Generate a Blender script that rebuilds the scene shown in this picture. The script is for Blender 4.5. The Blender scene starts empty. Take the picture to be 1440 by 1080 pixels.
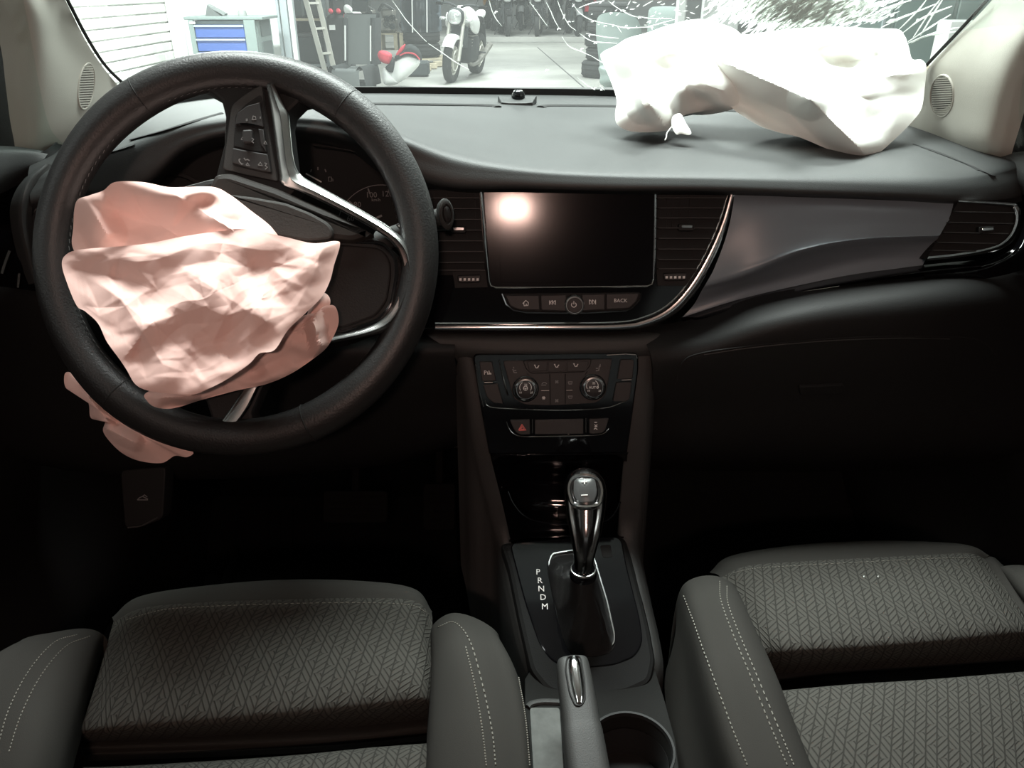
import bpy, math, random
from mathutils import Vector, Matrix, noise
from mathutils.bvhtree import BVHTree

S = bpy.context.scene
COL = S.collection
R = math.radians
# ---------------------------------------------------------------- camera
F, CX, CY = 1100.0, 720.0, 540.0          # focal length and centre for a 1440 x 1080 frame
PITCH = R(27)
EYE = Vector((0, 0, 1.30))
cd = bpy.data.cameras.new('camera')
cd.sensor_width = 36.0
cd.lens = F / 1440 * 36
cd.clip_start = 0.02
cam = bpy.data.objects.new('camera', cd)
cam.location = EYE
cam.rotation_euler = (R(90) - PITCH, 0, 0)
COL.objects.link(cam)
S.camera = cam
# ---------------------------------------------------------------- world, exposure
W = bpy.data.worlds.new('world')
S.world = W
W.use_nodes = True
W.node_tree.nodes['Background'].inputs[0].default_value = (.8, .9, 1, 1)
W.node_tree.nodes['Background'].inputs[1].default_value = .02
S.view_settings.view_transform = 'Standard'
S.view_settings.look = 'None'
S.view_settings.gamma = 1
S.view_settings.use_curve_mapping = False
S.view_settings.exposure = 0.0
S.cycles.use_denoising = True
S.cycles.max_bounces = 8
S.cycles.diffuse_bounces = 4
S.cycles.glossy_bounces = 4
S.cycles.transmission_bounces = 6
S.cycles.transparent_max_bounces = 16
S.cycles.sample_clamp_indirect = 6


# ---------------------------------------------------------------- large lights (tubes on the garage ceiling)
def area(name, loc, size, power, col, rot=(0, 0, 0)):
    l = bpy.data.lights.new(name, 'AREA')
    l.shape = 'RECTANGLE'
    l.size, l.size_y = size
    l.energy = power
    l.color = col
    o = bpy.data.objects.new(name, l)
    o.location = loc
    o.rotation_euler = rot
    COL.objects.link(o)
    return o


COOL = (.95, 1.0, .97)
LAMPS = [((-.15, 1.72), 335, (2.2, .9)), ((1.5, 3.4), 110, (1.5, .5)), ((-2.4, 6.6), 430, (1.5, .5)), ((1.8, 7.2), 120, (1.5, .5)), ((-.5, 12.5), 260, (1.5, .5)), ((3.2, 13.5), 180, (1.5, .5)),
         ((-.5, 19.5), 260, (1.5, .5)), ((4.0, 20.0), 200, (1.5, .5)), ((-3.0, -.8), 14, (1.5, .5)), ((3.2, -.6), 10, (1.5, .5))]
for (lx, ly), e, sz in LAMPS:
    area('ceiling_tube_light', (lx, ly, 3.52), sz, e, COOL)

# ---------------------------------------------------------------- helpers: pixel rays to places
FW = Vector((0, math.cos(PITCH), -math.sin(PITCH)))
UP = Vector((0, math.sin(PITCH), math.cos(PITCH)))
RT = Vector((1, 0, 0))


def ray(px, py):
    return FW + RT * ((px - CX) / F) + UP * ((CY - py) / F)


def PY(px, py, Y):
    d = ray(px, py)
    return EYE + d * (Y / d.y)


def PZ(px, py, Z):
    d = ray(px, py)
    return EYE + d * ((Z - EYE.z) / d.z)


def pts(l):
    return [PY(*q) for q in l]


def ptz(l):
    return [PZ(*q) for q in l]


class Plane:
    def __init__(s, o, n, up=Vector((0, 0, 1))):
        s.o, s.n = Vector(o), Vector(n).normalized()
        s.x = up.cross(s.n).normalized()
        s.y = s.n.cross(s.x).normalized()

    def p(s, px, py, h=0.0):
        d = ray(px, py)
        o = s.o + s.n * h
        return EYE + d * ((o - EYE).dot(s.n) / d.dot(s.n))

    def uv(s, px, py):
        q = s.p(px, py) - s.o
        return (q.dot(s.x), q.dot(s.y))

    def w(s, u, v, h=0.0):
        return s.o + s.x * u + s.y * v + s.n * h


def plane_px(a, b):
    """plane without yaw through two (px, py, Y) points"""
    A, B = PY(*a), PY(*b)
    d = B - A
    d.x = 0
    n = Vector((1, 0, 0)).cross(d)
    if n.y > 0:
        n = -n
    return Plane(A, n)


# ---------------------------------------------------------------- helpers: objects
def base_of(o):
    v = Vector((0, 0, 0))
    while o:
        v += o.location
        o = o.parent
    return v


def thing(name, label, cat, loc=(0, 0, 0), group=None, kind=None):
    o = bpy.data.objects.new(name, None)
    o.empty_display_size = .05
    o.location = loc
    COL.objects.link(o)
    tag(o, label, cat, group, kind)
    return o


def tag(o, label=None, cat=None, group=None, kind=None):
    if label:
        o['label'] = label
    if cat:
        o['category'] = cat
    if group:
        o['group'] = group
    if kind:
        o['kind'] = kind
    return o


def mk(name, vs, fs, mat, parent=None, smooth=True, uv=None):
    b = base_of(parent) if parent else Vector((0, 0, 0))
    me = bpy.data.meshes.new(name)
    me.from_pydata([tuple(Vector(v) - b) for v in vs], [], fs)
    if smooth:
        me.polygons.foreach_set('use_smooth', [True] * len(me.polygons))
        if smooth != 'all':
            me.set_sharp_from_angle(angle=R(38))
    if uv:
        l = me.uv_layers.new(name='UVMap')
        for i, lp in enumerate(me.loops):
            l.data[i].uv = uv[lp.vertex_index]
    me.materials.append(mat)
    me.update()
    o = bpy.data.objects.new(name, me)
    COL.objects.link(o)
    if parent:
        o.parent = parent
    return o


def copy_tree(o, parent=None):
    c = o.copy()
    COL.objects.link(c)
    c.parent = parent
    for ch in o.children:
        copy_tree(ch, c)
    return c


def cr(p0, p1, p2, p3, t):
    t2, t3 = t * t, t * t * t
    return (p1 * 2 + (p2 - p0) * t + (p0 * 2 - p1 * 5 + p2 * 4 - p3) * t2 + (p1 * 3 - p0 - p2 * 3 + p3) * t3) * .5


def spline(P, n, closed=False):
    """n samples of a Catmull-Rom curve through P (n per whole curve)"""
    P = [Vector(q) if not isinstance(q, Vector) else q for q in P]
    m = len(P)
    out = []
    segs = m if closed else m - 1
    for i in range(n):
        s = i / n * segs if closed else i / (n - 1) * segs
        k = min(int(s), segs - 1)
        t = s - k
        if closed:
            out.append(cr(P[(k - 1) % m], P[k % m], P[(k + 1) % m], P[(k + 2) % m], t))
        else:
            a = P[k - 1] if k > 0 else P[0] * 2 - P[1]
            d = P[k + 2] if k + 2 < m else P[-1] * 2 - P[-2]
            out.append(cr(a, P[k], P[k + 1], d, t))
    return out


def loft(name, rows, mat, parent=None, nu=24, nv=16, linear_v=False, cu=False, cv=False, disp=None, uvs=None, caps=False, flip=False, smooth=True):
    """rows: curves of equal point count; nu samples along a row, nv across the rows"""
    rows = [spline(r, nu, cu) for r in rows]
    if linear_v:
        G = rows
    else:
        cols = [spline([r[i] for r in rows], nv, cv) for i in range(nu)]
        G = [[cols[i][j] for i in range(nu)] for j in range(nv)]
    n, m = len(G), nu
    vs = [p for r in G for p in r]
    if disp:
        vs = [disp(p) for p in vs]
    fs = []
    for j in range(n if cv else n - 1):
        for i in range(m if cu else m - 1):
            a, b = j * m + i, j * m + (i + 1) % m
            c, d = ((j + 1) % n) * m + (i + 1) % m, ((j + 1) % n) * m + i
            fs.append((a, d, c, b) if flip else (a, b, c, d))
    if caps and cu:
        fs.append(tuple(range(m))[::-1] if not flip else tuple(range(m)))
        q = tuple((n - 1) * m + i for i in range(m))
        fs.append(q if not flip else q[::-1])
    uv = None
    if uvs:
        uv = []
        for j in range(n):
            d = 0
            for i in range(m):
                if i:
                    d += (G[j][i] - G[j][i - 1]).length
                e = sum((G[k][m // 2] - G[k - 1][m // 2]).length for k in range(1, j + 1))
                uv.append((d, e))
            tot = d
            for i in range(m):
                q = uv[j * m + i]
                uv[j * m + i] = (q[0] - tot / 2, q[1])
    return mk(name, vs, fs, mat, parent, smooth, uv)


def tube(name, P, r, mat, parent=None, closed=False, n=None, seg=8, flat=None, up=None):
    """swept round bar; r a number or list; flat = (width factor, height factor) with up as the height direction"""
    P = [Vector(p) for p in P]
    if n:
        if isinstance(r, (list, tuple)):
            rr = [x.x for x in spline([Vector((q, 0, 0)) for q in r], n, closed)]
        P = spline(P, n, closed)
        if isinstance(r, (list, tuple)):
            r = rr
    m = len(P)
    if not isinstance(r, (list, tuple)):
        r = [r] * m
    vs, fs = [], []
    ref = Vector(up) if up else None
    prev = None
    for i in range(m):
        a = P[(i - 1) % m] if (closed or i > 0) else P[0]
        b = P[(i + 1) % m] if (closed or i < m - 1) else P[-1]
        t = (b - a).normalized()
        if ref is not None:
            s = t.cross(ref).normalized()
            u = s.cross(t).normalized()
        else:
            if prev is None:
                prev = Vector((0, 0, 1)) if abs(t.z) < .9 else Vector((1, 0, 0))
            s = t.cross(prev).normalized()
            u = s.cross(t).normalized()
            prev = u
        fx, fy = flat if flat else (1, 1)
        for k in range(seg):
            an = 2 * math.pi * k / seg
            vs.append(P[i] + s * (math.cos(an) * r[i] * fx) + u * (math.sin(an) * r[i] * fy))
    for i in range(m if closed else m - 1):
        for k in range(seg):
            k2 = (k + 1) % seg
            i2 = (i + 1) % m
            fs.append((i * seg + k, i * seg + k2, i2 * seg + k2, i2 * seg + k))
    if not closed:
        fs.append(tuple(range(seg))[::-1])
        fs.append(tuple((m - 1) * seg + k for k in range(seg)))
    return mk(name, vs, fs, mat, parent)


def area2(q):
    return sum(q[i][0] * q[(i + 1) % len(q)][1] - q[(i + 1) % len(q)][0] * q[i][1] for i in range(len(q))) / 2


def inset2(q, d):
    n = len(q)
    out = []
    for i in range(n):
        a, b, c = Vector(q[i - 1]), Vector(q[i]), Vector(q[(i + 1) % n])
        e1, e2 = (b - a), (c - b)
        if e1.length < 1e-9 or e2.length < 1e-9:
            out.append(tuple(b))
            continue
        e1.normalize()
        e2.normalize()
        n1, n2 = Vector((-e1.y, e1.x)), Vector((-e2.y, e2.x))
        m = n1 + n2
        if m.length < 1e-6:
            m = n1
        m.normalize()
        k = max(m.dot(n1), .35)
        out.append(tuple(b + m * (d / k)))
    return out


def rnd(P, r, n=4):
    """round the corners of a pixel polygon"""
    out = []
    m = len(P)
    for i in range(m):
        a, b, c = Vector(P[i - 1][:2]), Vector(P[i][:2]), Vector(P[(i + 1) % m][:2])
        rr = r[i] if isinstance(r, (list, tuple)) else r
        if rr <= 0:
            out.append(tuple(b))
            continue
        d1, d2 = a - b, c - b
        k = min(rr, d1.length * .48, d2.length * .48)
        s, e = b + d1.normalized() * k, b + d2.normalized() * k
        for j in range(n + 1):
            t = j / n
            out.append(tuple(s * (1 - t) ** 2 + b * (2 * t * (1 - t)) + e * t ** 2))
    return out


def prism_uv(name, pl, q, h0, h1, mat, parent=None, bev=.0006, hole=None, smooth=True):
    if area2(q) < 0:
        q = q[::-1]
    n = len(q)
    rings = [(q, h0), (q, h1 - bev * (1 if h1 > h0 else -1))]
    if bev:
        rings.append((inset2(q, bev * .35), h1 - bev * .3 * (1 if h1 > h0 else -1)))
        rings.append((inset2(q, bev), h1))
    vs = [pl.w(u, v, h) for r_, h in rings for (u, v) in r_]
    fs = []
    for j in range(len(rings) - 1):
        for i in range(n):
            i2 = (i + 1) % n
            fs.append((j * n + i, j * n + i2, (j + 1) * n + i2, (j + 1) * n + i))
    fs.append(tuple((len(rings) - 1) * n + i for i in range(n)))
    fs.append(tuple(range(n))[::-1])
    o = mk(name, vs, fs, mat, parent, smooth)
    o.data.polygons[len(fs) - 2].use_smooth = False
    return o


def prism(name, pl, P, h0, h1, mat, parent=None, bev=.0006):
    """solid plate with the outline P (pixels on plane pl), from height h0 to h1 off the plane"""
    return prism_uv(name, pl, [pl.uv(a, b) for a, b in P], h0, h1, mat, parent, bev)


def ring(name, pl, P, w, h0, h1, mat, parent=None):
    """frame of width w (metres, inwards) along a closed outline"""
    q = [pl.uv(a, b) for a, b in P]
    if area2(q) < 0:
        q = q[::-1]
    i1, i2 = inset2(q, w * .3), inset2(q, w * .7)
    i3 = inset2(q, w)
    n = len(q)
    rings = [(q, h0), (q, h0 + (h1 - h0) * .7), (i1, h1), (i2, h1), (i3, h0 + (h1 - h0) * .7), (i3, h0)]
    vs = [pl.w(u, v, h) for r_, h in rings for u, v in r_]
    fs = []
    for j in range(5):
        for i in range(n):
            k = (i + 1) % n
            fs.append((j * n + i, j * n + k, (j + 1) * n + k, (j + 1) * n + i))
    return mk(name, vs, fs, mat, parent)


def ribbon(name, pl, A, B, h, mat, parent=None, n=60, h0=0.0, prof=None):
    """domed strip between two pixel polylines lying on a plane"""
    A = spline([Vector((a, b, 0)) for a, b in A], n)
    B = spline([Vector((a, b, 0)) for a, b in B], n)
    prof = prof or [(0, 0), (0, .6), (.12, .92), (.35, 1), (.65, 1), (.88, .92), (1, .6), (1, 0)]
    rows = []
    for f, k in prof:
        rows.append([pl.p(*(a.lerp(b, f)).xy, h0 + h * k) for a, b in zip(A, B)])
    m = len(prof)
    vs = [p for r_ in rows for p in r_]
    fs = []
    for j in range(m - 1):
        for i in range(n - 1):
            fs.append((j * n + i, j * n + i + 1, (j + 1) * n + i + 1, (j + 1) * n + i))
    fs.append(tuple(j * n for j in range(m)))
    fs.append(tuple(j * n + n - 1 for j in range(m))[::-1])
    return mk(name, vs, fs, mat, parent)


def lathe_uv(name, pl, u0, v0, prof, mat, parent=None, seg=28, sy=1.0, caps=True):
    vs, fs = [], []
    for r_, h in prof:
        for k in range(seg):
            a = 2 * math.pi * k / seg
            vs.append(pl.w(u0 + r_ * math.cos(a), v0 + sy * r_ * math.sin(a), h))
    m = len(prof)
    for j in range(m - 1):
        for k in range(seg):
            k2 = (k + 1) % seg
            fs.append((j * seg + k, j * seg + k2, (j + 1) * seg + k2, (j + 1) * seg + k))
    if caps:
        fs.append(tuple(range(seg))[::-1])
        fs.append(tuple((m - 1) * seg + k for k in range(seg)))
    return mk(name, vs, fs, mat, parent)


def lathe(name, pl, px, py, prof, mat, parent=None, seg=28, sy=1.0):
    u, v = pl.uv(px, py)
    return lathe_uv(name, pl, u, v, prof, mat, parent, seg, sy)


def line(name, pl, P, r, mat, parent=None, h=.0004, n=None, closed=False):
    return tube(name, [pl.p(a, b, h) for a, b in P], r, mat, parent, closed=closed, n=n, seg=5)


def lines(name, pl, LL, r, mat, parent=None, h=.0004):
    """several strokes of one printed mark joined into one mesh"""
    vs, fs = [], []
    for P in LL:
        Q = [pl.p(a, b, h) for a, b in P]
        o = len(vs)
        for i, p in enumerate(Q):
            t = (Q[min(i + 1, len(Q) - 1)] - Q[max(i - 1, 0)]).normalized()
            s = pl.n.cross(t).normalized()
            vs += [p - s * r - pl.n * .0003, p - s * r, p + s * r, p + s * r - pl.n * .0003]
        for i in range(len(Q) - 1):
            for k in range(3):
                a = o + i * 4 + k
                fs.append((a, a + 1, a + 5, a + 4))
    return mk(name, vs, fs, mat, parent, smooth=False)


def text(name, pl, s, px, py, size, mat, parent=None, h=.0005, rot=0.0, sx=1.0):
    """flat lettering centred on a pixel of a plane; size in metres (cap height about .7 of it)"""
    c = bpy.data.curves.new('lettering', 'FONT')
    c.body = s
    c.size = size
    c.align_x = 'CENTER'
    c.align_y = 'CENTER'
    c.extrude = .0001
    c.resolution_u = 2
    o = bpy.data.objects.new('lettering', c)
    COL.objects.link(o)
    dg = bpy.context.evaluated_depsgraph_get()
    me = o.evaluated_get(dg).to_mesh()
    u0, v0 = pl.uv(px, py)
    ca, sa = math.cos(rot), math.sin(rot)
    vs = []
    for v in me.vertices:
        x, y = v.co.x * sx, v.co.y
        vs.append(pl.w(u0 + x * ca - y * sa, v0 + x * sa + y * ca, h + v.co.z))
    fs = [tuple(p.vertices) for p in me.polygons]
    o.evaluated_get(dg).to_mesh_clear()
    bpy.data.objects.remove(o)
    bpy.data.curves.remove(c)
    return mk(name, vs, fs, mat, parent, smooth=False)


def box(name, c, s, mat, parent=None, bev=.0, rot=None):
    x, y, z = s[0] / 2, s[1] / 2, s[2] / 2
    c = Vector(c)
    if bev <= 0:
        vs = [Vector((a * x, b * y, d * z)) for a in (-1, 1) for b in (-1, 1) for d in (-1, 1)]
        fs = [(0, 1, 3, 2), (4, 6, 7, 5), (0, 4, 5, 1), (2, 3, 7, 6), (0, 2, 6, 4), (1, 5, 7, 3)]
    else:
        vs, idx = [], {}
        for a in (-1, 1):
            for b in (-1, 1):
                for d in (-1, 1):
                    idx[a, b, d] = len(vs)
                    vs += [Vector((a * x, b * (y - bev), d * (z - bev))), Vector((a * (x - bev), b * y, d * (z - bev))), Vector((a * (x - bev), b * (y - bev), d * z))]
        fs = []
        def quad(l):
            p = [vs[i] for i in l]
            nn = (p[1] - p[0]).cross(p[2] - p[0])
            cc = (p[0] + p[1] + p[2]) / 3
            fs.append(tuple(l) if nn.dot(cc) > 0 else tuple(l[::-1]))
        for ax in range(3):
            for sg in (-1, 1):
                l = []
                for (m1, m2) in ((-1, -1), (1, -1), (1, 1), (-1, 1)):
                    k = [0, 0, 0]
                    k[ax] = sg
                    k[(ax + 1) % 3], k[(ax + 2) % 3] = m1, m2
                    l.append(idx[tuple(k)] + ax)
                quad(l)
        for ax in range(3):
            for m1 in (-1, 1):
                for m2 in (-1, 1):
                    k1, k2 = [0, 0, 0], [0, 0, 0]
                    for k, e in ((k1, -1), (k2, 1)):
                        k[ax] = e
                        k[(ax + 1) % 3], k[(ax + 2) % 3] = m1, m2
                    A, B = idx[tuple(k1)], idx[tuple(k2)]
                    p, q = (ax + 1) % 3, (ax + 2) % 3
                    quad([A + p, A + q, B + q, B + p])
        for k, i in idx.items():
            quad([i, i + 1, i + 2])
    if rot is not None:
        M = rot if isinstance(rot, Matrix) else Matrix.Rotation(rot, 3, 'Z')
        vs = [M @ v for v in vs]
    return mk(name, [c + v for v in vs], fs, mat, parent, smooth=False)


def bar(name, a, b, w, h, mat, parent=None, up=(0, 0, 1)):
    """square bar from a to b"""
    a, b = Vector(a), Vector(b)
    t = (b - a).normalized()
    u = Vector(up)
    if abs(t.dot(u)) > .95:
        u = Vector((0, 1, 0))
    s = t.cross(u).normalized()
    u = s.cross(t)
    vs = []
    for p in (a, b):
        for i, j in ((-1, -1), (1, -1), (1, 1), (-1, 1)):
            vs.append(p + s * (i * w / 2) + u * (j * h / 2))
    fs = [(0, 3, 2, 1), (4, 5, 6, 7), (0, 1, 5, 4), (1, 2, 6, 5), (2, 3, 7, 6), (3, 0, 4, 7)]
    return mk(name, vs, fs, mat, parent, smooth=False)


TREES = {}


def hit(o, px, py):
    """point and normal where the ray through a pixel meets a mesh built in place"""
    if o.name not in TREES:
        b = base_of(o)
        me = o.data
        TREES[o.name] = BVHTree.FromPolygons([v.co + b for v in me.vertices], [tuple(p.vertices) for p in me.polygons])
    l, n, i, d = TREES[o.name].ray_cast(EYE, ray(px, py).normalized())
    if l is None:
        return None
    if n.dot(ray(px, py)) > 0:
        n = -n
    return l, n


def stitches(name, o, P, mat, parent, n=40, r=.0006, duty=.6, lift=.0006):
    """a row of thread stitches along a pixel curve lying on mesh o"""
    Q = spline([Vector((a, b, 0)) for a, b in P], n * 2 + 1)
    H = [hit(o, q.x, q.y) for q in Q]
    vs, fs = [], []
    for i in range(0, n * 2, 2):
        if H[i] is None or H[i + 1] is None:
            continue
        a, b = H[i][0] + H[i][1] * lift, H[i + 1][0] + H[i + 1][1] * lift
        if (a - b).length > .03:
            continue
        b = a.lerp(b, duty * 2 if duty < .5 else 1)
        t = (b - a)
        if t.length < 1e-6:
            continue
        t.normalize()
        nn = H[i][1]
        s = t.cross(nn).normalized()
        k = len(vs)
        for p in (a, b):
            vs += [p - s * r, p + nn * r, p + s * r, p - nn * r]
        fs += [(k, k + 1, k + 5, k + 4), (k + 1, k + 2, k + 6, k + 5), (k + 2, k + 3, k + 7, k + 6), (k + 3, k, k + 4, k + 7), (k, k + 3, k + 2, k + 1), (k + 4, k + 5, k + 6, k + 7)]
    ob = mk(name, vs, fs, mat, parent, smooth=False)
    ob['kind'] = 'stuff'
    return ob


# ---------------------------------------------------------------- materials
def mat(name, col, rough=.5, metal=0.0, bump=0.0, bscale=200.0, var=0.0, vscale=4.0, coat=0.0, spec=.5, sheen=0.0, trans=0.0):
    m = bpy.data.materials.new(name)
    m.use_nodes = True
    nt = m.node_tree
    b = nt.nodes['Principled BSDF']
    b.inputs['Base Color'].default_value = (*col, 1)
    b.inputs['Roughness'].default_value = rough
    b.inputs['Metallic'].default_value = metal
    b.inputs['Coat Weight'].default_value = coat
    b.inputs['Coat Roughness'].default_value = .04
    b.inputs['Specular IOR Level'].default_value = spec
    b.inputs['Sheen Weight'].default_value = sheen
    tc = nt.nodes.new('ShaderNodeTexCoord')
    if bump:
        t = nt.nodes.new('ShaderNodeTexNoise')
        t.inputs['Scale'].default_value = bscale
        t.inputs['Detail'].default_value = 3
        nt.links.new(tc.outputs['Object'], t.inputs['Vector'])
        bn = nt.nodes.new('ShaderNodeBump')
        bn.inputs['Strength'].default_value = bump
        bn.inputs['Distance'].default_value = .001
        nt.links.new(t.outputs['Fac'], bn.inputs['Height'])
        nt.links.new(bn.outputs['Normal'], b.inputs['Normal'])
    if var:
        t = nt.nodes.new('ShaderNodeTexNoise')
        t.inputs['Scale'].default_value = vscale
        t.inputs['Detail'].default_value = 5
        t.inputs['Roughness'].default_value = .6
        nt.links.new(tc.outputs['Object'], t.inputs['Vector'])
        r_ = nt.nodes.new('ShaderNodeValToRGB')
        r_.color_ramp.elements[0].position = .3
        r_.color_ramp.elements[1].position = .7
        r_.color_ramp.elements[0].color = (*[c * (1 - var) for c in col], 1)
        r_.color_ramp.elements[1].color = (*[min(1, c * (1 + var)) for c in col], 1)
        nt.links.new(t.outputs['Fac'], r_.inputs['Fac'])
        nt.links.new(r_.outputs['Color'], b.inputs['Base Color'])
    return m


def emit(name, col, st):
    m = bpy.data.materials.new(name)
    m.use_nodes = True
    b = m.node_tree.nodes['Principled BSDF']
    b.inputs['Base Color'].default_value = (*col, 1)
    b.inputs['Emission Color'].default_value = (*col, 1)
    b.inputs['Emission Strength'].default_value = st
    return m


def film(name, tint, haze, gloss=.06, hcol=(.8, .85, .83)):
    """clear sheet: mostly see-through, a little gloss, a dusty veil"""
    m = bpy.data.materials.new(name)
    m.use_nodes = True
    nt = m.node_tree
    nt.nodes.remove(nt.nodes['Principled BSDF'])
    out = nt.nodes['Material Output']
    tr = nt.nodes.new('ShaderNodeBsdfTransparent')
    tr.inputs[0].default_value = (*tint, 1)
    gl = nt.nodes.new('ShaderNodeBsdfGlossy')
    gl.inputs['Roughness'].default_value = .03
    tl = nt.nodes.new('ShaderNodeBsdfTranslucent')
    tl.inputs[0].default_value = (*hcol, 1)
    a = nt.nodes.new('ShaderNodeMixShader')
    a.inputs[0].default_value = haze
    b = nt.nodes.new('ShaderNodeMixShader')
    b.inputs[0].default_value = gloss
    nt.links.new(tr.outputs[0], a.inputs[1])
    nt.links.new(tl.outputs[0], a.inputs[2])
    nt.links.new(a.outputs[0], b.inputs[1])
    nt.links.new(gl.outputs[0], b.inputs[2])
    nt.links.new(b.outputs[0], out.inputs[0])
    return m


def woven():
    """seat cloth: blocks of short raised bars slanting two ways"""
    m = mat('woven seat cloth', (.055, .053, .047), .9, spec=.12)
    nt = m.node_tree
    N, L = nt.nodes, nt.links
    uvn = N.new('ShaderNodeUVMap')
    sep = N.new('ShaderNodeSeparateXYZ')
    L.new(uvn.outputs[0], sep.inputs[0])

    def M(op, a, b=None, c=None):
        n = N.new('ShaderNodeMath')
        n.operation = op
        for i, v in enumerate((a, b, c)):
            if v is None:
                continue
            if isinstance(v, (int, float)):
                n.inputs[i].default_value = v
            else:
                L.new(v, n.inputs[i])
        return n.outputs[0]
    # blocks of three bars each; the blocks sit in slanting columns and the bars flip from block to block
    y = M('MULTIPLY', sep.outputs[1], 1 / .0230)
    x = M('ADD', M('MULTIPLY', sep.outputs[0], 1 / .0105), M('MULTIPLY', y, .55))
    colf = M('FLOOR', x)
    fx = M('FRACT', x)
    yy = M('ADD', y, M('MULTIPLY', colf, .36))
    rowf = M('FLOOR', yy)
    fy = M('FRACT', yy)
    par = M('MODULO', M('ABSOLUTE', M('ADD', colf, rowf)), 2.0)
    slA = M('MULTIPLY', fx, 1.3)
    slB = M('MULTIPLY', M('SUBTRACT', 1.0, fx), 1.9)
    slant = M('ADD', M('MULTIPLY', par, slA), M('MULTIPLY', M('SUBTRACT', 1.0, par), slB))
    ph = M('ADD', M('MULTIPLY', yy, 3.0), slant)
    saw = M('FRACT', ph)
    tri = M('ABSOLUTE', M('SUBTRACT', saw, .5))          # 0 .. .5
    barh = M('SMOOTH_MIN', M('MULTIPLY', tri, 4.5), 1.0, .3)
    ex = M('SMOOTH_MIN', M('MULTIPLY', M('MINIMUM', fx, M('SUBTRACT', 1.0, fx)), 8.0), 1.0, .3)
    ey = M('SMOOTH_MIN', M('MULTIPLY', M('MINIMUM', fy, M('SUBTRACT', 1.0, fy)), 14.0), 1.0, .3)
    hgt = M('MULTIPLY', M('MULTIPLY', barh, ex), M('ADD', M('MULTIPLY', ey, .3), .7))
    nz = N.new('ShaderNodeTexNoise')
    nz.inputs['Scale'].default_value = 900
    h2 = M('ADD', hgt, M('MULTIPLY', nz.outputs['Fac'], .25))
    bn = N.new('ShaderNodeBump')
    bn.inputs['Strength'].default_value = .6
    bn.inputs['Distance'].default_value = .0016
    L.new(h2, bn.inputs['Height'])
    b = N['Principled BSDF']
    L.new(bn.outputs[0], b.inputs['Normal'])
    rp = N.new('ShaderNodeValToRGB')
    rp.color_ramp.elements[0].position = .15
    rp.color_ramp.elements[0].color = (.026, .025, .0225, 1)
    rp.color_ramp.elements[1].position = .8
    rp.color_ramp.elements[1].color = (.054, .052, .0465, 1)
    L.new(hgt, rp.inputs[0])
    L.new(rp.outputs[0], b.inputs['Base Color'])
    return m


M_SOFT = mat('soft touch dash plastic', (.036, .038, .038), .55, bump=.25, bscale=900, var=.12, vscale=9)
M_DKCH = mat('smoked chrome', (.22, .21, .21), .16, metal=1)
M_DARK = mat('dark moulded plastic', (.012, .012, .012), .6, spec=.25, bump=.2, bscale=700)
M_GREY = mat('grey grained plastic', (.029, .029, .028), .6, bump=.25, bscale=800)
M_BLACK = mat('matt black', (.006, .006, .006), .8)
M_GLOSS = mat('piano black', (.004, .004, .005), .07)
M_SCREEN = mat('switched off screen', (.006, .006, .007), .11, spec=.22)
M_CHROME = mat('bright chrome', (.78, .78, .78), .12, metal=1)
M_SATIN = mat('satin chrome', (.55, .55, .54), .26, metal=1)
M_LEATHER = mat('black leather', (.014, .0135, .0135), .45, bump=.35, bscale=500)
M_BUTTON = mat('button plastic', (.018, .0165, .0165), .55)
M_MARK = mat('printed white marks', (.80, .78, .76), .6)
M_DIM = mat('dim grey marks', (.20, .20, .20), .6)
M_RED = mat('red print', (.75, .16, .14), .5)
M_DECOR = mat('silver grey lacquer', (.20, .242, .275), .38)
M_CREAM = mat('cream pillar trim', (.43, .415, .37), .7, bump=.15, bscale=900)
M_HEAD = mat('pale headlining', (.40, .39, .36), .9)
M_CLOTH = mat('plain seat cloth', (.030, .0285, .026), .95, bump=.3, bscale=1500, spec=.1)
M_WOVEN = woven()
M_THREAD = mat('pale thread', (.16, .155, .135), .8)
M_CARPET = mat('black carpet', (.004, .004, .004), 1.0, bump=.8, bscale=900, spec=.03)
M_RUBBER = mat('black rubber', (.005, .005, .005), .85, spec=.1)
M_BAGW = mat('white airbag nylon', (.93, .94, .90), .75, bump=.12, bscale=1800, spec=.2)
M_BAGP = mat('pink airbag nylon', (.79, .545, .495), .75, bump=.12, bscale=1800, spec=.2)
# ================================================================ the setting: garage hall
def floor_mat():
    m = mat('worn concrete', (.33, .33, .31), .55, var=.22, vscale=.55, bump=.3, bscale=60)
    return m


M_CONC = floor_mat()
M_WALLW = mat('white painted wall', (.82, .83, .81), .8, var=.06, vscale=1.5)
M_BRICK = mat('white painted brick', (.80, .81, .77), .85, var=.09, vscale=3.0, bump=.5, bscale=40)
M_MORTAR = mat('grey mortar', (.66, .66, .64), .95)
M_GWALL = mat('grey hall wall', (.42, .43, .43), .9, var=.15, vscale=.8)
M_STEELP = mat('grey painted steel', (.34, .38, .40), .5)
M_CEIL = mat('grey roof sheet', (.30, .31, .31), .9)


def struct(o, label):
    o['kind'] = 'structure'
    o['label'] = label
    return o


struct(box('floor', (2.5, 12, -.05), (15, 32, .1), M_CONC), 'pale worn concrete floor of the garage hall')
struct(box('ceiling', (2.5, 12, 3.68), (15, 32, .1), M_CEIL), 'grey sheet ceiling of the garage hall')
XL = -3.75
wl = struct(box('wall_left', (XL - .10, 3.0, 1.8), (.18, 14, 3.6), M_MORTAR), 'white painted brick wall left of the car')
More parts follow.
